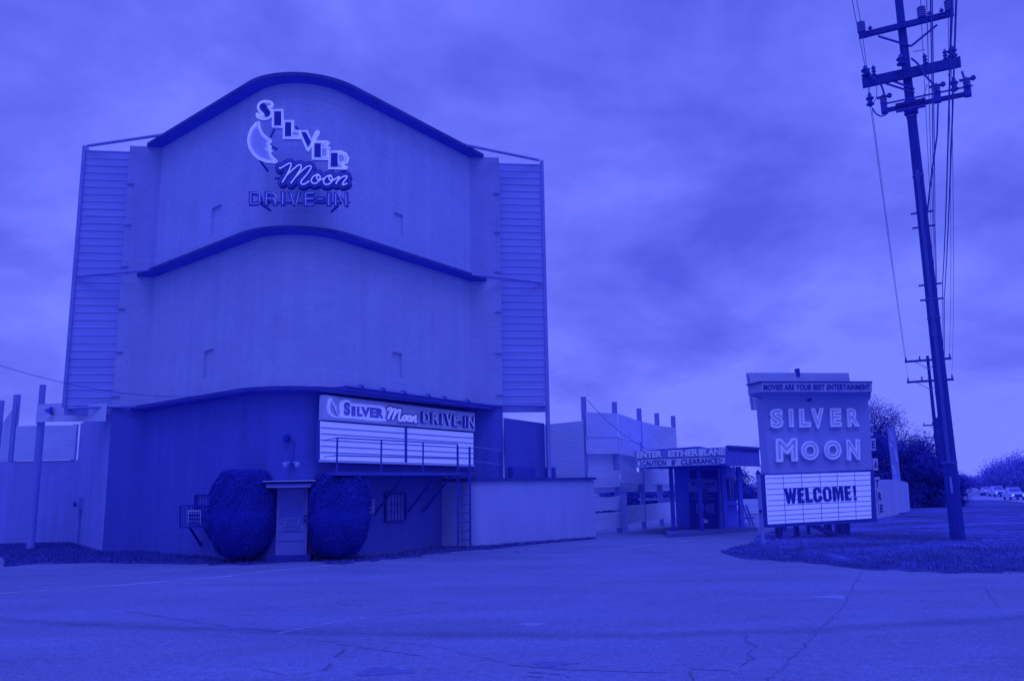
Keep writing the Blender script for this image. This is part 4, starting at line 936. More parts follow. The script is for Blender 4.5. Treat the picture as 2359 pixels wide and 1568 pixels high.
# low pale wall far behind the booth
lwA, lwB = AY(1560, 1150, 47), AY(1790, 1150, 47)
lw2 = MB(); lw2.box(((lwA[0] + lwB[0]) / 2, 47, .3), (abs(lwB[0] - lwA[0]), .12, 1.0)); 
lw2.sheet((lwA[0], 46.9), (lwB[0], 46.9), .2, 1.0, .03, .12, .02); o = lw2.build('low_fence', M['corr']); tag(o, 'low pale corrugated fence far behind the ticket booth', 'fence')
wl2A, wl2B = AY(1470, 1130, 41), AY(1560, 1130, 41)
mb = MB(); mb.box(((wl2A[0] + wl2B[0]) / 2, 41, 1.2), (wl2B[0] - wl2A[0], .1, .12)); mb.box((wl2B[0] - .4, 41, .7), (.9, .1, .8)); tag(mb.build('rail_fence', M['post']), 'pale rail fence seen through the gap of the stepped fence', 'fence')

# ------------------------------------------------------------------ ticket booth under its canopy
BP0, BP1 = G(1552, 1232), G(1617, 1231)                # front canopy posts
BX = V3(1, .10, 0); BX /= np.linalg.norm(BX); BYv = V3(-BX[1], BX[0], 0)
bth = thing('ticket_booth', 'dark ticket booth under a flat drive-through canopy', 'booth', tuple((BP0 + BP1) / 2))
D0 = BP0[1]
isl = MB(); ia = G(1535, 1238); ib = G(1745, 1222); isl.hexa([ia, ib, ib + V3(.6, 4, 0), ia + V3(.6, 4, 0), ia + V3(.04, .04, .15), ib + V3(0, 0, .15), ib + V3(.6, 4, .15), ia + V3(.6, 4, .15)]); isl.build('island', M['curb'], bth)
def bz(x, y): return OW(x, y, BP0, BP0 + BX)
zc0, zc1 = bz(1560, 1075)[2], bz(1560, 1047)[2]
for p in (BP0, BP1):
    mb = MB(); mb.box((p[0], p[1], zc0 / 2), (.13, .13, zc0), BX); mb.build('canopy_post', M['dsteel'], bth)
for x, dy in ((1705, 1.2), (1668, 1.0)):
    p = OW(x, 1150, BP0 + BYv * dy, BP0 + BYv * dy + BX); mb = MB(); mb.box((p[0], p[1], zc0 / 2), (.16, .16, zc0), BX); mb.build('canopy_post', M['booth'], bth)
cl = OW(1466, 1060, BP0 - BYv * .6, BP0 - BYv * .6 + BX); crr = OW(1676, 1050, BP0 - BYv * .6, BP0 - BYv * .6 + BX); cl[2] = crr[2] = 0
bk = V3(.24, 1, 0) * 5.5
mb = MB(); cr2 = crr + bk + BX * .2; cl2 = cl + bk
mb.hexa([p + V3(0, 0, zc0 + .02) for p in (cl, crr, cr2, cl2)] + [p + V3(0, 0, zc1 - .02) for p in (cl, crr, cr2, cl2)]); mb.build('canopy', M['booth'], bth)
# right fascia of pale boards
zf1 = OW(1678, 1031, crr, crr + BX)[2]
mb = MB(); nrm = V3((cr2 - crr)[1], -(cr2 - crr)[0], 0); nrm /= np.linalg.norm(nrm); Lr = np.linalg.norm(cr2 - crr); tr = (cr2 - crr) / Lr
ext_ = OW(1750, 1065, crr, crr + V3(.62, .78, 0)); 
fr1 = V3(ext_[0], ext_[1], 0)
for i in range(14):
    a = crr + (fr1 - crr) * (i / 14); b = crr + (fr1 - crr) * ((i + .93) / 14); mb.prism([a + V3(0, 0, zc0), b + V3(0, 0, zc0), b + V3(0, 0, zf1), a + V3(0, 0, zf1)], V3((fr1 - crr)[1], -(fr1 - crr)[0], 0) / np.linalg.norm(fr1 - crr) * .05)
mb.build('side_fascia', M['boothmid'], bth)
mb = MB(); mb.bar(crr + V3(0, 0, zf1 + .05), fr1 + V3(0, 0, zf1 + .05), .12, .1); mb.build('roof_edge', M['signdark'], bth)
mb = MB(); mb.hexa([p + V3(0, 0, zf1 - .15) for p in (crr, fr1, fr1 + V3(-3, 4, 0), cl2)] + [p + V3(0, 0, zf1 - .02) for p in (crr, fr1, fr1 + V3(-3, 4, 0), cl2)]); mb.build('roof', M['booth'], bth)
# the booth body
ba = OW(1596, 1220, BP0 + BYv * 1.3, BP0 + BYv * 1.3 + BX); bb = OW(1660, 1220, BP0 + BYv * 1.3, BP0 + BYv * 1.3 + BX); ba[2] = bb[2] = .15
bc = OW(1700, 1215, BP0 + BYv * 2.6, BP0 + BYv * 2.6 + BX); bc[2] = .15
mb = MB(); bd = ba + BYv * 2.2; mb.hexa([ba, bb, bc, bd] + [p + V3(0, 0, zc0 - .15) for p in (ba, bb, bc, bd)]); mb.build('body', M['booth'], bth)
BN = V3((bb - ba)[1], -(bb - ba)[0], 0); BN /= np.linalg.norm(BN); BT = (bc - bb) / np.linalg.norm(bc - bb); BM = V3(BT[1], -BT[0], 0)
mb = MB()
for i, t in enumerate((.08, .3, .52, .74, .93)):
    p = bb + (bc - bb) * t; mb.bar(p + BM * .04 + V3(0, 0, 1.05), p + BM * .04 + V3(0, 0, zc0 - .6), .07)
mb.build('window_post', M['boothmid'], bth)
mb = MB(); p = bb + BM * .02; mb.prism([bb + BM * .02 + V3(0, 0, zc0 - .62), bc + BM * .02 + V3(0, 0, zc0 - .62), bc + BM * .02 + V3(0, 0, zc0 - .16), bb + BM * .02 + V3(0, 0, zc0 - .16)], BM * .015); mb.build('upper_panel', M['boothmid'], bth)
mb = MB(); mb.prism([bb + BM * .30 + V3(0, 0, .88), bc + BM * .30 + V3(0, 0, .88), bc + BM * .30 + V3(0, 0, .95), bb + BM * .30 + V3(0, 0, .95)], BM * .30); mb.build('counter', M['boothmid'], bth)
for t in (.18, .62):
    p0 = bb + (bc - bb) * t; p1 = bb + (bc - bb) * (t + .22); mb = MB(); mb.prism([p0 + BM * .03 + V3(0, 0, 1.05), p1 + BM * .03 + V3(0, 0, 1.05), p1 + BM * .03 + V3(0, 0, zc0 - .62), p0 + BM * .03 + V3(0, 0, zc0 - .62)], BM * .02); mb.build('window_pane', M['glass'], bth)
mb = MB(); mb.tube([bb + BM * .07 + V3(0, 0, .15), bb + BM * .07 + V3(0, 0, zc0 - .02)], .025, 6); mb.build('conduit', M['steel'], bth, smooth=40)
def bf(x, y, o=0.0): return OW(x, y, ba, bb, o)
mb = MB(); mb.prism([bf(1588, 1101, .04), bf(1650, 1101, .04), bf(1650, 1083, .04), bf(1588, 1083, .04)], BN * .03); mb.build('upper_board', M['dark_letter'], bth)
pn = [bf(1586, 1132, .06), bf(1651, 1132, .06), bf(1651, 1108, .06), bf(1636, 1104, .06), bf(1600, 1104, .06), bf(1586, 1109, .06)]
ps_ = MB().prism(pn, BN * .04).build('name_plaque', M['mid_letter']); tag(ps_, 'pale shaped name plaque on the ticket booth front', 'sign')
mb = MB(); text_on(mb, 'SILVER Moon', [bf(1592, 1117, .06), bf(1646, 1117, .06), bf(1646, 1109, .06), bf(1592, 1109, .06)], .03, .006); text_on(mb, 'DRIVE-IN THEATRE', [bf(1603, 1123, .06), bf(1637, 1123, .06), bf(1637, 1119, .06), bf(1603, 1119, .06)], .02, .006)
mb.build('lettering', M['dark_letter'], ps_)
mb = MB(); mb.prism([bf(1619 + 15 * math.cos(a), 1128 - 2.6 * math.sin(a), .068) for a in np.linspace(0, 2 * math.pi, 21)[:-1]], BN * .005); mb.build('emblem', M['dark_letter'], ps_)
bb2 = MB().prism([bf(1590, 1222, .03), bf(1656, 1222, .03), bf(1652, 1134, .03), bf(1587, 1134, .03)], BN * .02).build('poster_board', M['dark_letter']); tag(bb2, 'dark lettered board with the year 1948 on the booth front', 'board')
mb = MB(); text_on(mb, "Polk County's", [bf(1600, 1142, .03), bf(1637, 1142, .03), bf(1637, 1137, .03), bf(1600, 1137, .03)], .02, .005); text_on(mb, 'ONLY Drive In Theatre', [bf(1592, 1149, .03), bf(1647, 1149, .03), bf(1647, 1144, .03), bf(1592, 1144, .03)], .02, .005)
text_on(mb, '1948', [bf(1604, 1182, .03), bf(1645, 1181, .03), bf(1644, 1158, .03), bf(1603, 1159, .03)], .01, .006); mb.build('lettering', M['mid_letter'], bb2)
mb = MB(); mb.prism([bf(1620, 1203, .045), bf(1630, 1204, .045), bf(1629, 1196, .045), bf(1620, 1194, .045)], BN * .006); mb.build('paper', M['board'], bb2)
# fascia sign with its worn letters
es = thing('canopy_sign', 'two line lane and clearance sign along the booth canopy', 'sign', tuple(bz(1570, 1060)))
def ez(x, y, o=0.0): return OW(x, y, cl, crr, .06 + o)
mb = MB(); mb.prism([ez(1463, 1057), ez(1672, 1050), ez(1672, 1029), ez(1461, 1040)], BN * .05); up = mb.build('upper_panel', M['mid_letter'], es)
mb = MB(); mb.prism([ez(1466, 1076), ez(1672, 1068), ez(1672, 1051.5), ez(1464, 1058.5)], BN * .05); lo_ = mb.build('lower_panel', M['board'], es)
mb = MB()
for x0, x1 in ((1610, 1619),): mb.prism([ez(x0, 1055 - (x0 - 1463) * .033, .004), ez(x1, 1055 - (x1 - 1463) * .033, .004), ez(x1 + 2, 1040 - (x1 - 1463) * .05, .004), ez(x0 - 2, 1041 - (x0 - 1463) * .05, .004)], BN * .003)
mb.build('bleached_patch', M['tubewhite'], up)
mb = MB(); text_on(mb, 'ENTER', [ez(1466, 1055, .008), ez(1524, 1052.5, .008), ez(1524, 1037, .008), ez(1466, 1041, .008)], .05, .012); mb.build('lettering', M['tubewhite'], up); mb = MB(); text_on(mb, 'EITHER', [ez(1538, 1052, .008), ez(1608, 1049.5, .008), ez(1608, 1033.5, .008), ez(1538, 1037, .008)], .05, .012); mb.build('lettering', M['tubewhite'], up); mb = MB(); text_on(mb, 'LANE', [ez(1621, 1049, .008), ez(1670, 1047.5, .008), ez(1670, 1031, .008), ez(1621, 1033.5, .008)], .05, .012)
mb.build('lettering', M['platelit'] if False else M['tubewhite'], up)
mb = MB(); text_on(mb, 'CAUTION', [ez(1479, 1073, .004), ez(1534, 1071, .004), ez(1534, 1058.5, .004), ez(1479, 1060, .004)], .02, .01); mb.build('lettering', M['dark_letter'], lo_); mb = MB(); text_on(mb, "8'", [ez(1546, 1071, .004), ez(1557, 1070.5, .004), ez(1557, 1057.5, .004), ez(1546, 1058, .004)], .02, .01); mb.build('lettering', M['dark_letter'], lo_); mb = MB(); text_on(mb, 'CLEARANCE', [ez(1568, 1069.5, .004), ez(1653, 1066, .004), ez(1653, 1053.5, .004), ez(1568, 1057, .004)], .02, .01)
mb.build('lettering', M['dark_letter'], lo_)
mb = MB(); mb.prism([ez(1464, 1076, .003), ez(1477, 1075.5, .003), ez(1477, 1059, .003), ez(1463, 1059.5, .003)], BN * .003); mb.prism([ez(1655, 1068.5, .003), ez(1672, 1068, .003), ez(1672, 1052.5, .003), ez(1655, 1053, .003)], BN * .003); mb.build('lane_panel', M['mid_letter'], lo_)
mb = MB(); text_on(mb, '1', [ez(1468, 1073, .006), ez(1473, 1073, .006), ez(1473, 1062, .006), ez(1468, 1062, .006)], .05, .012); text_on(mb, '2', [ez(1659, 1066.5, .006), ez(1670, 1066, .006), ez(1670, 1054, .006), ez(1659, 1054.5, .006)], .05, .012); mb.build('lane_number', M['tubewhite'], lo_)
mb = MB(); mb.tube([ez(1500, 1038, -.3), ez(1603, 1030, -.3), ez(1612, 1030, -.3), ez(1630, 1034, -.3)], .04, 6); mb.bar(ez(1603, 1030, -.3), ez(1606, 1042, -.1), .06); mb.build('sign_stay', M['dsteel'], es)
# A-frame barricade behind the booth
af = G(1718, 1216); bar = thing('barricade', 'dark timber barricade with slanted legs right of the booth', 'barricade', tuple(af))
for dy in (0, .5):
    for s in (-1, 1):
        mb = MB(); mb.bar(af + V3(s * .38 + .0, dy, 0), af + V3(s * .05, dy, 1.0), .07); mb.build('leg', M['boothmid'], bar)
mb = MB(); mb.bar(af + V3(-.5, .2, .42), af + V3(.45, .2, .42), .08); mb.build('crossbar', M['boothmid'], bar)
for i, (x, y) in enumerate(((1691, 1103), (1695, 1040))):
    pass
lb = OW(1692, 1100, BP0 + BYv * 1.0, BP0 + BYv * 1.0 + BX); mb = MB(); mb.lathe(lb, [(.03, .1), (.04, .04), (.07, -.06), (.03, -.12)], 8); tag(mb.build('booth_lamp', M['bulb'], smooth=60), 'small pale lamp hanging under the booth canopy', 'lamp')

# ------------------------------------------------------------------ roadside sign
SA = OW(1762, 1215, V3(8, 27.3, 0), V3(9, 27.3, 0)); ang = R_(13.0); SD = V3(math.cos(ang), math.sin(ang), 0); SNv = V3(SD[1], -SD[0], 0); SA[2] = 0
def sp(x, y, o=0.0): return OW(x, y, SA, SA + SD, o)
rs = thing('roadside_sign', 'big roadside sign with raised letters above a lit WELCOME panel', 'roadside sign', tuple(SA))
def extrude_body(front_px, depth, flare, m, name, off=0.0):
    """front polygon in pixels on the sign plane, extruded back with the sides flaring outwards."""
    P = [sp(*p, off) for p in front_px]; c = sum(P) / len(P); B = []
    for p in P: q_ = p - SNv * depth; q_ = q_ + SD * (flare if (p - c) @ SD > 0 else -.04); B.append(q_)
    n = len(P); mb = MB(); mb.add(P + B, [tuple(range(n)), tuple(range(2 * n - 1, n - 1, -1))] + [(i, n + i, n + (i + 1) % n, (i + 1) % n) for i in range(n)]); return mb.build(name, m, rs)
extrude_body([(1772, 1090), (2009, 1081), (2000, 930), (1998, 915), (1757, 917), (1759, 935)], .42, .30, M['signface'], 'upper_face')
extrude_body([(1771, 1215), (2020, 1201), (2012, 1081.5), (1762, 1090.5)], .42, .28, M['signdark'], 'panel_box', -.01)
hdbox = extrude_body([(1755, 902), (2008, 902), (2008, 881), (1754, 881)], .85, .10, M['annex'], 'header_box', .55)
extrude_body([(1750, 880.6), (2009, 880.6), (2009, 877.5), (1750, 877.5)], .85, .10, M['signdark'], 'header_cap', .57)
# curved flare between face and header
mb = MB(); rows = []
for i in range(9):
    a = math.pi / 2 * i / 8; o = .55 * (1 - math.cos(a)); y = 921 - 18.5 * math.sin(a); rows.append([sp(1755.5, y, o), sp(2004 + 3 * i / 8, y, o)])
for (a, b), (c, d) in zip(rows[:-1], rows[1:]): mb.quad(a, b, d, c)
l_ = [r[0] for r in rows]; r_ = [r[1] for r in rows]
mb.add(l_ + [l_[-1] - SNv * .9], [tuple(range(len(l_) + 1))]); mb.add(r_ + [r_[-1] - SNv * .9], [tuple(range(len(r_) + 1))[::-1]])
mb.build('flared_cove', M['signface'], rs, smooth=40)
mb = MB(); text_on(mb, 'MOVIES ARE YOUR BEST ENTERTAINMENT', [sp(1758, 898, .555), sp(2003, 897.5, .555), sp(2003, 884.5, .555), sp(1758, 885, .555)], .015, .015, .002, space=1.05); mb.build('header_lettering', M['dark_letter'], rs)
lets = [('S', 1771, 1807, 941, 985), ('I', 1824, 1839, 942, 984), ('L', 1853, 1886, 941, 983), ('V', 1889, 1928, 940, 986), ('E', 1945, 1979, 941, 982), ('R', 0, 0, 0, 0)]
lets = [('S', 1772, 1806, 941, 988), ('I', 1826, 1840, 942, 985), ('L', 1856, 1888, 941, 984), ('V', 1889, 1927, 940, 988), ('E', 1944, 1980, 940, 983), ('R', 1937 + 55, 0, 0, 0)]
z7 = lambda x, y: (.7839 * (2180 + x * 420 / 2124), .7839 * (1090 + y * 420 / 2124))
for ch, x0, x1, yt, yb in (('S', 392, 592, 560, 855), ('I', 668, 742, 560, 840), ('L', 820, 998, 558, 842), ('V', 996, 1194, 552, 860), ('E', 1282, 1452, 552, 835), ('R', 1532, 1722, 552, 832),
                           ('M', 478, 806, 1005, 1350), ('O', 850, 1118, 1040, 1328), ('O', 1190, 1452, 1032, 1322), ('N', 1522, 1726, 1018, 1325)):
    sl_ = (x1 - x0) * .02; qd = [sp(*z7(x0 + 8, yb + sl_)), sp(*z7(x1 + 4, yb - sl_)), sp(*z7(x1 - 8, yt - sl_)), sp(*z7(x0 - 6, yt + sl_))]
    mb = MB(); text_on(mb, ch, qd, .035, .10, .0); L = mb.build('channel_letter', M['tubein'], rs)
    mb = MB(); text_on(mb, ch, qd, .035, .1, .10, outline=.042); mb.build('letter_edge', M['rim_glow'], L, smooth=60)
mb = MB(); q_ = [sp(1769, 1207, .02), sp(2007, 1193, .02), sp(2004, 1086, .02), sp(1762, 1094, .02)]; mb.prism(q_, SNv * .02); wp = mb.build('message_panel', M['white'], rs)
M['white_lit'] = mat('backlit_panel', .95, 1.0, var=.02, emit=(.16, .19, 1.0), es=.53)
wp.data.materials[0] = M['white_lit']
mb = MB(); a, b, c, d = q_
bil = lambda x, y, o=0: (a * (1 - x) + b * x) * (1 - y) + (d * (1 - x) + c * x) * y + SNv * o
for y in (.075, .17, .27, .375, .48, .60, .715, .83, .935): mb.bar(bil(.003, y, .01), bil(.997, y, .01), .022, .01, SNv)
for x in (.163, .335, .51, .675, .845): mb.bar(bil(x, .005, .012), bil(x, .995, .012), .018, .01, SNv)
mb.build('letter_rail', M['mid_letter'], wp)
z0_ = lambda x, y: (.7839 * (2240 + x * 340 / 2359), .7839 * (1380 + y * 340 / 2359))
def poly_letter(mb, polys):
    for pl in polys: mb.prism([sp(*z0_(*p), .05) for p in ccw(pl)], SNv * .015)
mb = MB()
Wd = [[(437, 380), (503, 378), (545, 528), (575, 528), (563, 685), (512, 690)], [(545, 376), (582, 374), (612, 525), (640, 525), (660, 683), (612, 686), (572, 540), (563, 685), (545, 528)], [(627, 373), (690, 370), (660, 683), (640, 525)]]
Wd = [[(437, 380), (503, 378), (545, 530), (562, 687), (512, 690)], [(545, 530), (545, 376), (582, 374), (576, 545), (562, 687)], [(582, 374), (612, 528), (610, 686), (576, 545)], [(627, 373), (690, 370), (662, 683), (610, 686), (612, 528)]]
poly_letter(mb, Wd)
Ed = [[(706, 368), (775, 367), (805, 676), (725, 680)], [(775, 367), (845, 365), (845, 420), (780, 425)], [(785, 480), (838, 478), (843, 535), (792, 540)], [(797, 615), (862, 611), (866, 671), (805, 676)]]
poly_letter(mb, Ed)
poly_letter(mb, [[(865, 366), (933, 362), (957, 605), (1030, 602), (1032, 660), (888, 670)]])
poly_letter(mb, [[(1028, 400), (1080, 357), (1150, 353), (1200, 400), (1206, 465), (1140, 468), (1135, 412), (1095, 410), (1110, 600), (1152, 598), (1147, 525), (1212, 522), (1220, 605), (1165, 655), (1095, 660), (1045, 612)]])
poly_letter(mb, [[(1225, 400), (1275, 350), (1345, 346), (1397, 390), (1415, 600), (1370, 640), (1295, 648), (1245, 605)]])
poly_letter(mb, [[(1420, 345), (1480, 343), (1508, 635), (1445, 640)], [(1480, 343), (1508, 341), (1550, 475), (1560, 630), (1535, 632)], [(1550, 475), (1560, 338), (1635, 335), (1665, 628), (1608, 632), (1585, 440), (1560, 630)]])
poly_letter(mb, [[(1662, 333), (1725, 332), (1760, 622), (1690, 628)], [(1725, 332), (1792, 330), (1797, 382), (1732, 386)], [(1740, 445), (1790, 441), (1795, 495), (1748, 500)], [(1752, 572), (1812, 567), (1817, 617), (1760, 622)]])
poly_letter(mb, [[(1838, 328), (1900, 325), (1908, 440), (1903, 533), (1872, 537)], [(1862, 563), (1922, 560), (1927, 612), (1868, 617)]])
mb.build('message_lettering', M['dark_letter'], wp)
mb = MB(); mb.prism([sp(*z0_(*p), .053) for p in ccw([(1290, 405), (1333, 402), (1350, 590), (1308, 592)])], SNv * .002); mb.build('letter_counter', M['white_lit'], wp)
# side with vertical word
for i, (ch, x, y) in enumerate(zip('THEATRE', (2001, 2006, 2012, 2017, 2021, 2027, 2031), (954, 989, 1023, 1069, 1113, 1142, 1170))):
    hh = 14 if i < 4 else 15
    sdv = sp(2009, y) + SD * .25 - SNv * .30; w_ = SD * .10 - SNv * 0.03
    pz = lambda yy: OW(x, yy, sdv, sdv + SD)
    mb = MB(); a_, b_ = OW(x - 6, y + hh, sdv, sdv + SD), OW(x + 5, y + hh, sdv, sdv + SD); c_, d_ = OW(x + 4, y - hh, sdv, sdv + SD), OW(x - 7, y - hh, sdv, sdv + SD)
    mb.prism([a_, b_, c_, d_], SNv * .05); tl = mb.build('side_tile', M['board'], rs)
    mb = MB(); text_on(mb, ch, [a_ * .8 + c_ * .2, b_ * .8 + d_ * .2, c_ * .8 + a_ * .2, d_ * .8 + b_ * .2], .02, .02, .003); mb.build('lettering', M['dark_letter'], tl)
# legs and stays
for (x, yb, w) in ((1805, 1241, .18), (1835, 1236, .14), (1908, 1233, .18), (1932, 1230, .18), (1950, 1231, .18), (1790, 1238, .10), (1862, 1230, .1)):
    p = G(x, yb, .08); p[2] = .0; ztop_ = sp(x, 1200)[2] + .3; mb = MB(); mb.box((p[0], p[1], ztop_ / 2), (w, w, ztop_), SD); mb.build('leg', M['riser'], rs)
mb = MB(); mb.bar(G(1920, 1232, .1) + V3(0, -.3, 0), sp(1880, 1205) - SNv * .5, .14); mb.build('stay', M['boothmid'], rs)
mb = MB(); mb.lathe(sp(1861, 921, .1), [(.05, 0), (.06, .1), (.03, .2)], 8, SNv); mb.build('lamp_socket', M['dsteel'], rs)
# ribbed back panel
bkA = SA - SNv * 1.2; bkp = lambda x, y: OW(x, y, bkA, bkA + SD)
a, b, c, d = bkp(1735, 943), bkp(1966, 945), bkp(1953, 859), bkp(1723, 858)
mb = MB(); k = 70
for i in range(k):
    t0, t1, t2 = i / k, (i + .62) / k, (i + 1) / k; o1 = SNv * .035
    L_ = lambda t, o: ((a * (1 - t) + b * t) + o, (d * (1 - t) + c * t) + o)
    p0, q0 = L_(t0, o1); p1, q1 = L_(t1, o1); p2, q2 = L_(t1 + .1 / k, 0); p3, q3 = L_(t2 - .1 / k, 0); p4, q4 = L_(t2, o1)
    mb.quad(p0, p1, q1, q0); mb.quad(p1, p2, q2, q1); mb.quad(p2, p3, q3, q2); mb.quad(p3, p4, q4, q3)
mb.build('ribbed_back_panel', M['corr'], rs)
mb = MB(); mb.prism([x - SNv * .05 for x in (a, b, c, d)], SNv * .12); mb.build('back_panel_core', M['clad'], rs)
mb = MB(); pp = bkp(1836, 858); mb.box(pp + V3(0, 0, .0), (.14, .14, .28)); mb.build('vent_pipe', M['dsteel'], rs)
# white pole left of the sign
p = G(1757, 1256); pt_ = OW(1744, 1092, p, p + V3(1, 0, 0)); mb = MB(); mb.tube([V3(p[0], p[1], 0), V3(p[0], p[1], pt_[2])], .065, 8); wpo = mb.build('marker_pole', M['post'], smooth=40); tag(wpo, 'thin pale pole at the left edge of the roadside sign', 'pole')
mb = MB(); c_ = OW(1751, 1177, p, p + V3(1, 0, 0), .08); mb.lathe(c_ - V3(0, 0, 0), [(.05, 0), (.05, .03)], 8, (0, -1, 0)); mb.lathe(V3(p[0], p[1], pt_[2]), [(.08, 0), (.06, .08), (.02, .14)], 8); mb.build('reflector', M['black'], wpo)
# pale block and leaning ladder-like trestle right of the sign
ga, gb = G(2025, 1192), G(2096, 1180); gn = V3((gb - ga)[1], -(gb - ga)[0], 0); gn /= np.linalg.norm(gn)
mb = MB(); q_ = [OW(2022, 1194, ga, gb), OW(2096, 1180, ga, gb), OW(2091, 1112, ga, gb), OW(2082, 1108, ga, gb), OW(2068, 1107, ga, gb), OW(2060, 1104, ga, gb), OW(2015, 1106, ga, gb)]
mb.prism(q_, gn * .8); tag(mb.build('pale_screen', M['annex']), 'plain pale screen standing on the grass right of the roadside sign', 'screen')
ta = G(2062, 1189); ta[2] = 0; tb_ = ta + V3(1, 0, 0)
tp = thing('weathered_board', 'pale weathered board leaning upright behind the pale screen', 'board', tuple(ta))
tpa, tpb = OW(2073, 1186, ta, tb_, -5.0), OW(2052, 985, ta, tb_, -5.0)
mb = MB(); mb.bar(tpa, tpb, .10, .44, (1, 0, 0)); mb.build('plank', M['post'], tp)
for t, sx, hh in ((.52, -.12, .5), (.68, .1, .75), (.80, -.14, .3), (.90, -.06, .55)):
    c_ = tpa * (1 - t) + tpb * t + V3(sx, -.065, 0); mb = MB(); mb.bar(c_ - V3(-.04, 0, hh / 2), c_ + V3(-.04, 0, hh / 2), .012, .16, (1, 0, 0)); mb.build('rot_patch', M['signface'], tp)
# ------------------------------------------------------------------ utility poles and wires
PB = G(2207, 1250); PB[2] = 0; PD = V3(.457, .889, 0); PD /= np.linalg.norm(PD); PQ = V3(PD[1], -PD[0], 0)
def up(x, y, off=0.0): return OW(x, y, PB, PB + PQ, off)
PH = 21.0
pole = thing('utility_pole', 'tall wooden utility pole with three crossarms beside the roadside sign', 'utility pole', tuple(PB))
mb = MB(); mb.tube([PB + V3(0, 0, z) for z in np.linspace(-.1, PH, 10)], .215, 16, r2=.115); mb.build('shaft', M['wood'], pole, smooth=40)
def insul(c, h, r, ax=(0, 0, 1), rings=4, m='porc'):
    prof = [(r * .35, 0)]
    for i in range(rings): z = h * (i + .2) / (rings + .4); prof += [(r * .6, z), (r, z + h * .04), (r, z + h * .12), (r * .6, z + h * .16)]
    return MB().lathe(c, prof + [(r * .4, h * .95), (r * .25, h)], 9, ax)
def arm(a_px, b_px, w, h, off, name='crossarm'):
    a = up(*a_px, off); b = up(*b_px, off); z = (a[2] + b[2]) / 2; a[2] = b[2] = z
    mb = MB(); mb.bar(a, b, w, h); return mb.build(name, M['wood'], pole), a, b
NF = V3(-PD[0], -PD[1], 0) if PD[1] > 0 else PD
A1, a1a, a1b = arm((1977, 78), (2197, 37), .12, .19, .2)
A2, a2a, a2b = arm((1985, 184), (2213, 152), .12, .34, .2)
a2back, _, _ = arm((1985, 179), (2213, 147), .12, .2, -.22)
A3, a3a, a3b = arm((2030, 250), (2236, 222), .10, .14, .2, 'switch_arm')
mb = MB(); zc = a3a[2]; mb.tube([PB + V3(0, 0, zc - .22), PB + V3(0, 0, zc - .1), PB + V3(0, 0, zc + .1), PB + V3(0, 0, zc + .22)], .22, 14); mb.box(PB + NF * .2 + V3(0, 0, zc), (.9, .1, .3), PQ); mb.build('switch_collar', M['dsteel'], pole, smooth=40)
def pt_on(a, b, t): return a * (1 - t) + b * t
# upper arm: three large pin insulators and small arresters
wire_pts = []
for t in (.035, .68, .96):
    p = pt_on(a1a, a1b, t) + V3(0, 0, .1); insul(p, .42, .14, rings=5).build('insulator', M['porc'], pole, smooth=50); wire_pts.append(p + V3(0, 0, .42))
for t in (.13, .76, .88):
    p = pt_on(a1a, a1b, t) + NF * .1 + V3(0, 0, -.12); insul(p, .36, .07, rings=3).build('arrester', M['dsteel'], pole, smooth=50)
for t in (.045, .42, .93):
    p = pt_on(a2a, a2b, t) + V3(0, 0, .2); insul(p + (NF * .25 if t == .42 else 0), .42, .15, rings=2).build('insulator', M['dsteel'], pole, smooth=50)
for t in (.13, .66, .86):
    p = pt_on(a2a, a2b, t) + V3(0, 0, .17); insul(p, .4, .075, rings=3).build('arrester', M['dsteel'], pole, smooth=50)
for t in (.03, .64, .97):
    p = pt_on(a3a, a3b, t); mb = MB(); mb.box(p + V3(0, 0, .08), (.2, .2, .34), PQ); insul(p + V3(0, 0, .25), .34, .12, rings=3, m='porc').build('switch_insulator', M['porc'], pole, smooth=50)
    mb.lathe(p + V3(0, 0, .5) + PQ * .2, [(.03, -.12), (.07, -.06), (.09, 0), (.07, .08)], 8, NF); mb.bar(p + V3(0, 0, .5) - PQ * .2, p + V3(0, 0, .5) + PQ * .25, .07); mb.build('switch_head', M['dsteel'], pole)
for x, y in ((2003, 230), (2197, 195)):
    p = up(x, y, .3); insul(p - V3(0, 0, .25), .5, .13, rings=2).build('arrester', M['dsteel'], pole, smooth=50)
mb = MB(); mb.tube([pt_on(a3a, a3b, .06) + V3(0, 0, .2) + NF * .1, pt_on(a3a, a3b, 1.03) + V3(0, 0, .2) + NF * .1], .03, 6); mb.build('switch_rod', M['dsteel'], pole)
for (a, b) in (((2022, 84), (2098, 107)), ((2158, 58), (2098, 107)), ((2040, 193), (2106, 214)), ((2048, 184), (2106, 206))):
    mb = MB(); mb.bar(up(*a, .2), up(*b, .12), .055); mb.build('brace', M['dsteel'], pole)
def loop(pts, r=.02):
    mb = MB(); mb.tube([up(*p, .35) for p in smooth_poly(pts, False, 5)], r, 5); mb.build('jumper_wire', M['dsteel'], pole, smooth=40)
loop([(1997, 160), (2010, 180), (2028, 195), (2037, 222)], .035); loop([(2098, 135), (2115, 150), (2135, 180), (2155, 200), (2160, 210)], .035); loop([(2215, 165), (2222, 185), (2232, 200)], .035)
loop([(2009, 250), (2017, 262), (2030, 268), (2043, 262), (2046, 255)], .025); loop([(2000, 80), (1995, 88), (1985, 86)], .012); loop([(2102, 120), (2130, 115)], .012); loop([(2017, 190), (2019, 215), (2012, 240)], .012); loop([(2135, 195), (2125, 225), (2113, 240)], .012); loop([(2183, 170), (2190, 190), (2195, 200)], .012)
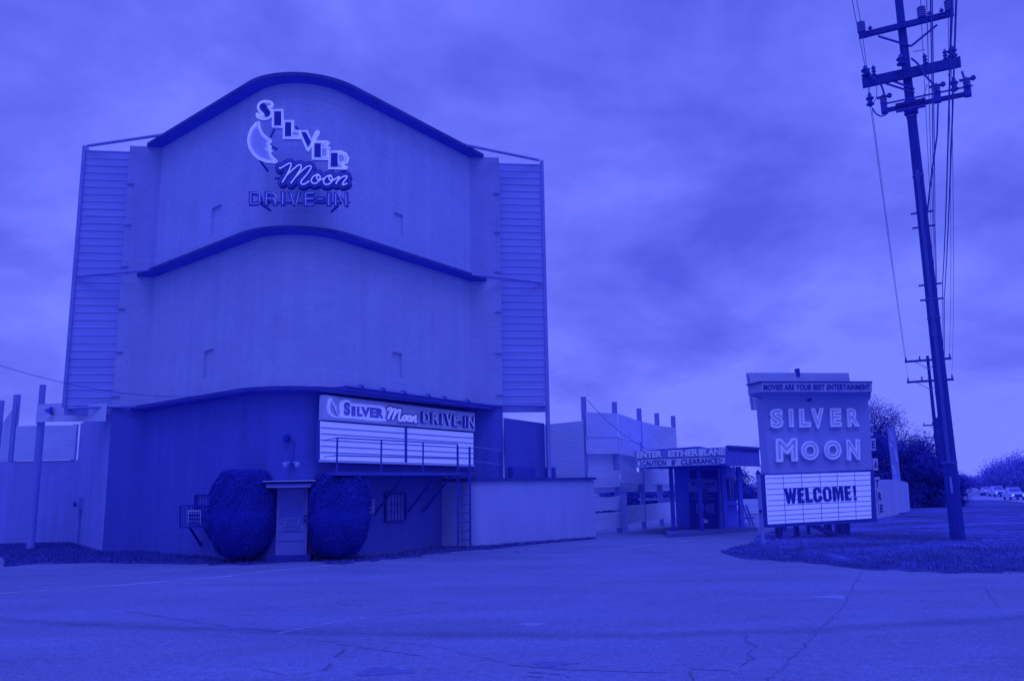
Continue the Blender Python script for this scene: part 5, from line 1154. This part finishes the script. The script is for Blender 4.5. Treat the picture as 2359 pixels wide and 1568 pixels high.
# conduit strip and bands on the shaft
mb = MB(); fr = lambda z, r: PB + V3(0, 0, z) + (NF * .8 - PQ * .1) * r
mb.tube([fr(z, .215 - .10 * z / PH + .03) for z in np.linspace(2.4, 12.0, 12)], .06, 8); mb.build('riser_conduit', M['riser'], pole, smooth=40)
for z in (2.4, 7.0, 7.6, 11.8, 13.9):
    r = .215 - .10 * z / PH + .015; mb = MB(); mb.tube([PB + V3(0, 0, z), PB + V3(0, 0, z + .07)], r, 16); mb.build('band', M['riser'], pole, smooth=40)
mb = MB()
mb.box(fr(1.75, .26), (.06, .04, .5), PQ); mb.build('pole_tag', M['steel'], pole)
for z, hh in ((7.3, .5), (6.6, .4)):
    mb = MB(); mb.box(fr(z, .23), (.16, .08, hh), PQ); mb.build('riser_box', M['riser'], pole)
for x, y in ((2120, 490), (2123, 523), (2136, 656), (2139, 690)):
    z = up(x, y)[2]; mb = MB(); mb.bar(PB + V3(0, 0, z) - PQ * .34, PB + V3(0, 0, z) + PQ * .34, .05); mb.build('cable_bracket', M['dsteel'], pole)
def wire(pts, r, label, group='overhead wires along the pole line'):
    mb = MB(); mb.tube(pts, r, 5); o = mb.build('overhead_wire', M['dsteel'], org=V3(*pts[0])); tag(o, label, 'wire', group)
P2 = AY(2155, 1000, 62.0); P2[2] = gz(P2[0], P2[1]); P0 = PB - PD * 45; P3 = PB + PD * 84; P3[2] = gz(*P3[:2]); P4 = PB + PD * 108; P4[2] = gz(*P4[:2])
def far_arm_z(x, y): return OW(x, y, P2, P2 + PQ)[2]
z2a, z2b = far_arm_z(2120, 831), far_arm_z(2130, 878)
def small_pole(P, h, za, zb, label, s=1.0):
    o = thing('utility_pole', label, 'utility pole', tuple(P)); mb = MB(); mb.tube([P, P + V3(0, 0, h - P[2])], .17, 8, r2=.11); mb.build('shaft', M['wood'], o, smooth=40)
    for z in (za, zb):
        if not z: continue
        mb = MB(); mb.bar(P + PQ * -1.6 + NF * .15 + V3(0, 0, z - P[2]), P + PQ * 1.6 + NF * .15 + V3(0, 0, z - P[2]), .13, .16); mb.build('crossarm', M['wood'], o)
        for k in (-1.5, -.55, .55, 1.5):
            insul(P + PQ * k + NF * .15 + V3(0, 0, z - P[2] + .08), .3, .08, rings=2).build('insulator', M['dsteel'], o)
        mb = MB()
        for k in (-1, 1): mb.bar(P + PQ * k * .9 + NF * .2 + V3(0, 0, z - P[2] - .08), P + NF * .2 + V3(0, 0, z - P[2] - .7), .05)
        mb.build('brace', M['steel'], o)
    return o
small_pole(P2, z2a + .35, z2a, z2b, 'smaller wooden utility pole with two crossarms just behind the tall pole')
zp3 = OW(2146, 962, P3, P3 + PQ)[2]; small_pole(P3, zp3, zp3 - .9, zp3 - 2.4, 'thin distant utility pole above the tree line, the nearer of two')
zp4 = OW(2142, 1010, P4, P4 + PQ)[2]; small_pole(P4, zp4, zp4 - .9, 0, 'thinnest distant utility pole above the tree line, farthest away')
def seg(offA, zA, offB, zB, sag0, sag1, r, label):
    a = PB + PQ * offA + V3(0, 0, zA); z = P0 + PQ * offA + V3(0, 0, zA + .3); b = P2 + PQ * offB + V3(0, 0, zB - P2[2])
    wire(catenary(z, a, sag0)[:-1] + catenary(a, b, sag1), r, label)
# primaries on the upper arm, second set from the middle arm, comms low on the pole
for t, k in ((.035, -1.5), (.68, .55), (.96, 1.5)):
    p = pt_on(a1a, a1b, t); o_ = (p - PB) @ PQ; seg(o_, p[2] + .52, k, z2a + .38, .8, .9, .011, 'thin power wire passing over the uppermost crossarm')
for t, k in ((.045, -1.5), (.93, 1.5)):
    p = pt_on(a2a, a2b, t); o_ = (p - PB) @ PQ; seg(o_, p[2] + .62, k, z2b + .38, .8, .9, .011, 'thin power wire passing over the middle crossarm')
for zz0, r, k, s0 in ((up(2120, 490)[2], .012, .33, .9), (up(2123, 523)[2], .011, .33, .7), (up(2136, 656)[2], .013, .36, .9), (up(2139, 690)[2], .012, .36, .8), (up(2105, 300)[2], .011, .5, .6)):
    a = PB + PQ * k + V3(0, 0, zz0); wire(catenary(P0 + PQ * k + V3(0, 0, zz0 + .6), a, s0)[:-1] + catenary(a, P2 + PQ * .2 + V3(0, 0, zz0 * .62), 1.0), r, 'thick communication cable bracketed low on the tall pole', 'communication cables on the pole line')
ga_ = up(2160, 300, .25); mb = MB(); mb.tube([up(2160, 240, .3), up(2158, 310, .3), up(2143, 420, .25), up(2132, 520, .2), up(2130, 560, .15)], .026, 6); tag(mb.build('drop_cable', M['dsteel']), 'slanting cable dropping from the switch arm to the pole shaft', 'cable')
# service wire to the tower
sa = AY(-30, 832, 20.0); sb = OW(440, 913, LA, LB, .45); wire(catenary(sa, sb, .25, 14), .008, 'single service wire running from the left edge to the lowest eave', 'service wires')
sa = OW(1352, 920, f0, f1); sb = ez(1500, 1038, -.2); wire(catenary(sa, sb, .25, 14), .012, 'single slack wire from the first fence post to the booth canopy', 'service wires')

# ------------------------------------------------------------------ trees
def limb(mb, a, b, r0, r1, n=4, bend=.15):
    a = V3(*a); b = V3(*b); L = np.linalg.norm(b - a); pts = [a]
    for i in range(1, n): t = i / n; pts.append(a + (b - a) * t + rng.normal(0, bend * L / n * .6, 3))
    pts.append(b); mb.tube(pts, r0, 6, r2=r1); return pts
def tree(label, base, h, rad, dens, leaf, lm, group=None, bare=0, low=.12, name='broadleaf_tree', cat='tree', flat_=1.0, clumps=14):
    base = V3(*base); root = thing(name, label, cat, tuple(base), group)
    mb = MB(); limb(mb, base - V3(0, 0, .1), base + V3(rng.normal(0, .1), rng.normal(0, .1), h * .45), .035 * h, .02 * h, 5, .1); hub = base + V3(0, 0, h * .4)
    P = []; N = []; tips = []
    for c in range(clumps):
        a = rng.uniform(0, 2 * math.pi); zf_ = rng.uniform(low, .95); rr = rad * math.sqrt(max(.05, 1 - ((zf_ - .45) / .6) ** 2)) * rng.uniform(.35, .95)
        ctr = base + V3(math.cos(a) * rr, math.sin(a) * rr * flat_, h * zf_); cs = rad * rng.uniform(.32, .55)
        if c < 9: limb(mb, hub + V3(0, 0, rng.uniform(-.1, .1) * h), ctr, .012 * h, .004 * h)
        tips.append(ctr)
        n = int(dens / clumps); d = rng.normal(0, 1, (n, 3)); d /= np.linalg.norm(d, axis=1)[:, None]; q = rng.uniform(.25, 1, n) ** .5 * (1 + .25 * np.sin(d[:, 0] * 5 + d[:, 2] * 7 + c))
        P.append(ctr + d * (q * cs)[:, None] * V3(1, 1, .85)); N.append(d)
    mb.build('trunk', M['trunk'], root)
    P = np.concatenate(P); N = np.concatenate(N); k = P[:, 2] > gz(base[0], base[1]) + .05; v, f = leafcloud(P[k], N[k] + V3(0, 0, .3), leaf, .55); fast_obj('crown', v, f, lm, root)
    if bare:
        mb = MB()
        for i in range(bare):
            t = tips[rng.integers(len(tips))]; d = V3(rng.normal(0, 1), rng.normal(0, .5), abs(rng.normal(.6, .6))); d /= np.linalg.norm(d); d = d + V3(.35, 0, 0)
            e = t + d * rad * rng.uniform(.45, .85); pts = limb(mb, t, e, .03, .008, 5, .25)
            for j in range(5):
                s_ = pts[rng.integers(1, len(pts) - 1)]; e2 = s_ + (d + rng.normal(0, .7, 3)) * rad * .22; limb(mb, s_, e2, .012, .005, 3, .2)
        mb.build('bare_twig', M['twig'], root)
    return root
def gnd(x, Y): p = AY(x, 1120, Y); return V3(p[0], Y, gz(p[0], Y))
def top_h(x, y, Y): return AY(x, y, Y)[2] - gz(0, Y)
for lab, x, yt, Y, rad, tw in (('tall dark tree with bare twigs rising right behind the roadside sign', 2000, 925, 60, 2.6, 46), ('dark dense tree close behind the right edge of the roadside sign', 2028, 950, 62, 2.9, 16), ('dark bushy tree with thin twigs beside the pale weathered board', 2066, 985, 61, 2.7, 40),
                              ('lower dark tree right of the pale screen', 2108, 1038, 62, 2.3, 22), ('low dark tree just left of the tall pole', 2145, 1080, 63, 2.2, 10), ('smallest dark tree half behind the tall pole', 2168, 1122, 64, 1.4, 4)):
    tree(lab, gnd(x, Y), top_h(x, yt, Y), rad, 30000, .055, M['leaf'], 'dark trees behind the roadside sign', tw, low=.04, name='dark_tree', clumps=30)
for i, (x, yt, lab) in enumerate(((1448, 1118, 'dark tree seen through the gap left of the booth'), (1530, 1112, 'dark tree seen between the fence and the booth'), (1715, 1088, 'dark tree seen under the canopy right of the booth'), (1760, 1085, 'dark tree mostly hidden behind the roadside sign'))):
    tree(lab, gnd(x, 62), top_h(x, yt, 62), 2.5, 10000, .085, M['leaf'], 'dark trees beyond the booth', 0, low=.05, name='dark_tree')
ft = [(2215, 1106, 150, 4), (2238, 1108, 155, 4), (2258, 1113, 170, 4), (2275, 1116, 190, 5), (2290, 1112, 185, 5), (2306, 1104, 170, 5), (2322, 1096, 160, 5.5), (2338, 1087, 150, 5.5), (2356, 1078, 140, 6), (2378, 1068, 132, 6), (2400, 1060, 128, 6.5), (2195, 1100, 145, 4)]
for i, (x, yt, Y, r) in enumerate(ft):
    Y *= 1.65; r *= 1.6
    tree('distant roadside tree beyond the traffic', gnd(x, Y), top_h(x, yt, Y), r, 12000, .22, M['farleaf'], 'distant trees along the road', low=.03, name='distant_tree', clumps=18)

# ------------------------------------------------------------------ far road and traffic
rd = MB(); RPX = [(2190, 1147.5, -1.6), (2260, 1149, -1.6), (2310, 1152, -1.6), (2358, 1158, -1.5), (2450, 1172, -1.3)]
def farp(x, y, z): return G(x, y, z)
A_ = [farp(2205, 1151, -1.55), farp(2290, 1152, -1.55), farp(2358, 1159, -1.5), farp(2480, 1175, -1.35)]
B_ = [farp(2205, 1143, -1.55), farp(2290, 1143.5, -1.55), farp(2358, 1144.5, -1.5), farp(2480, 1147, -1.35)]
for (a, b, c, d) in zip(A_[:-1], A_[1:], B_[1:], B_[:-1]):
    for p in (a, b, c, d): p[2] = gz(p[0], p[1]) + .12
    rd.quad(a, b, c, d)
tag(rd.build('road', M['road'], org=V3(0, 0, 0)), kind='structure')
def pickup(name, label, cat, kind, pm):
    root = thing(name, label, cat, (0, 0, 0), 'cars coming along the far road'); w = .98 if kind == 'truck' else .88; hb = 1.15 if kind == 'truck' else .92; hr = 1.9 if kind == 'truck' else 1.45
    mb = MB(); X = lambda y0, y1, z0, z1, w0, w1, yb0=0, yb1=0: mb.hexa([(-w0, y0, z0), (w0, y0, z0), (w0, y1, z0), (-w0, y1, z0), (-w1, y0 + yb0, z1), (w1, y0 + yb0, z1), (w1, y1 + yb1, z1), (-w1, y1 + yb1, z1)])
    X(-2.6, 2.6, .42, hb - .2, w, w); X(-2.5, 2.6, hb - .199, hb, w, w * .94, .12, 0); body = mb.build('body', pm, root)
    mb = MB(); X(-1.2, 1.2, hb + .001, hr, w * .92, w * .74, .7, -.3); mb.build('cabin', pm, root)
    mb = MB(); mb.prism([(-w * .80, -1.13, hb + .08), (w * .80, -1.13, hb + .08), (w * .68, -.62, hr - .08), (-w * .68, -.62, hr - .08)], (0, -.03, 0)); mb.build('windscreen', M['carglass'], root)
    mb = MB(); mb.box((0, -2.62, .72), (w * 1.1, .06, .26)); mb.build('grille', M['tyre'], root); mb = MB(); mb.box((0, -2.66, .48), (w * 2, .12, .16)); mb.build('bumper', M['cardark'], root)
    for s in (-1, 1):
        mb = MB(); mb.lathe((s * w * .74, -2.61, .76), [(.17, 0), (.15, .06)], 10, (0, -1, 0)); mb.build('headlight', M['lamp'], root)
        mb = MB(); mb.box((s * (w + .12), -.75, hb + .12), (.2, .1, .16)); mb.build('mirror', M['tyre'], root)
        for y in (-1.65, 1.65):
            mb = MB(); mb.lathe((s * (w - .1), y, .38), [(.22, -.1), (.38, -.09), (.38, .09), (.22, .1)], 14, (1, 0, 0)); mb.build('wheel', M['tyre'], root, smooth=40)
    return root
trk = pickup('pickup_truck', 'nearest pale pickup with lit headlights at the right edge', 'pickup', 'truck', M['carpaint'])
car = pickup('parked_car' if False else 'car', 'pale car with lit headlights farthest back behind the pickups', 'car', 'car', M['carpaint'])
def place(o, x, yb, Y, rz=.38): p = AY(x, yb, Y); o.location = (p[0], p[1], gz(p[0], p[1]) + .13); o.rotation_euler = (0, 0, rz)
place(trk, 2335, 1147, 128, -.30)
t2 = dup(trk, label='second pale pickup with lit headlights behind the nearest one'); place(t2, 2298, 1145, 152, -.30)
place(car, 2272, 1143, 175, -.30)
c2 = dup(car, label='low grey car passing beyond the pickups, nearest the tall pole'); place(c2, 2243, 1142, 165, 1.3)
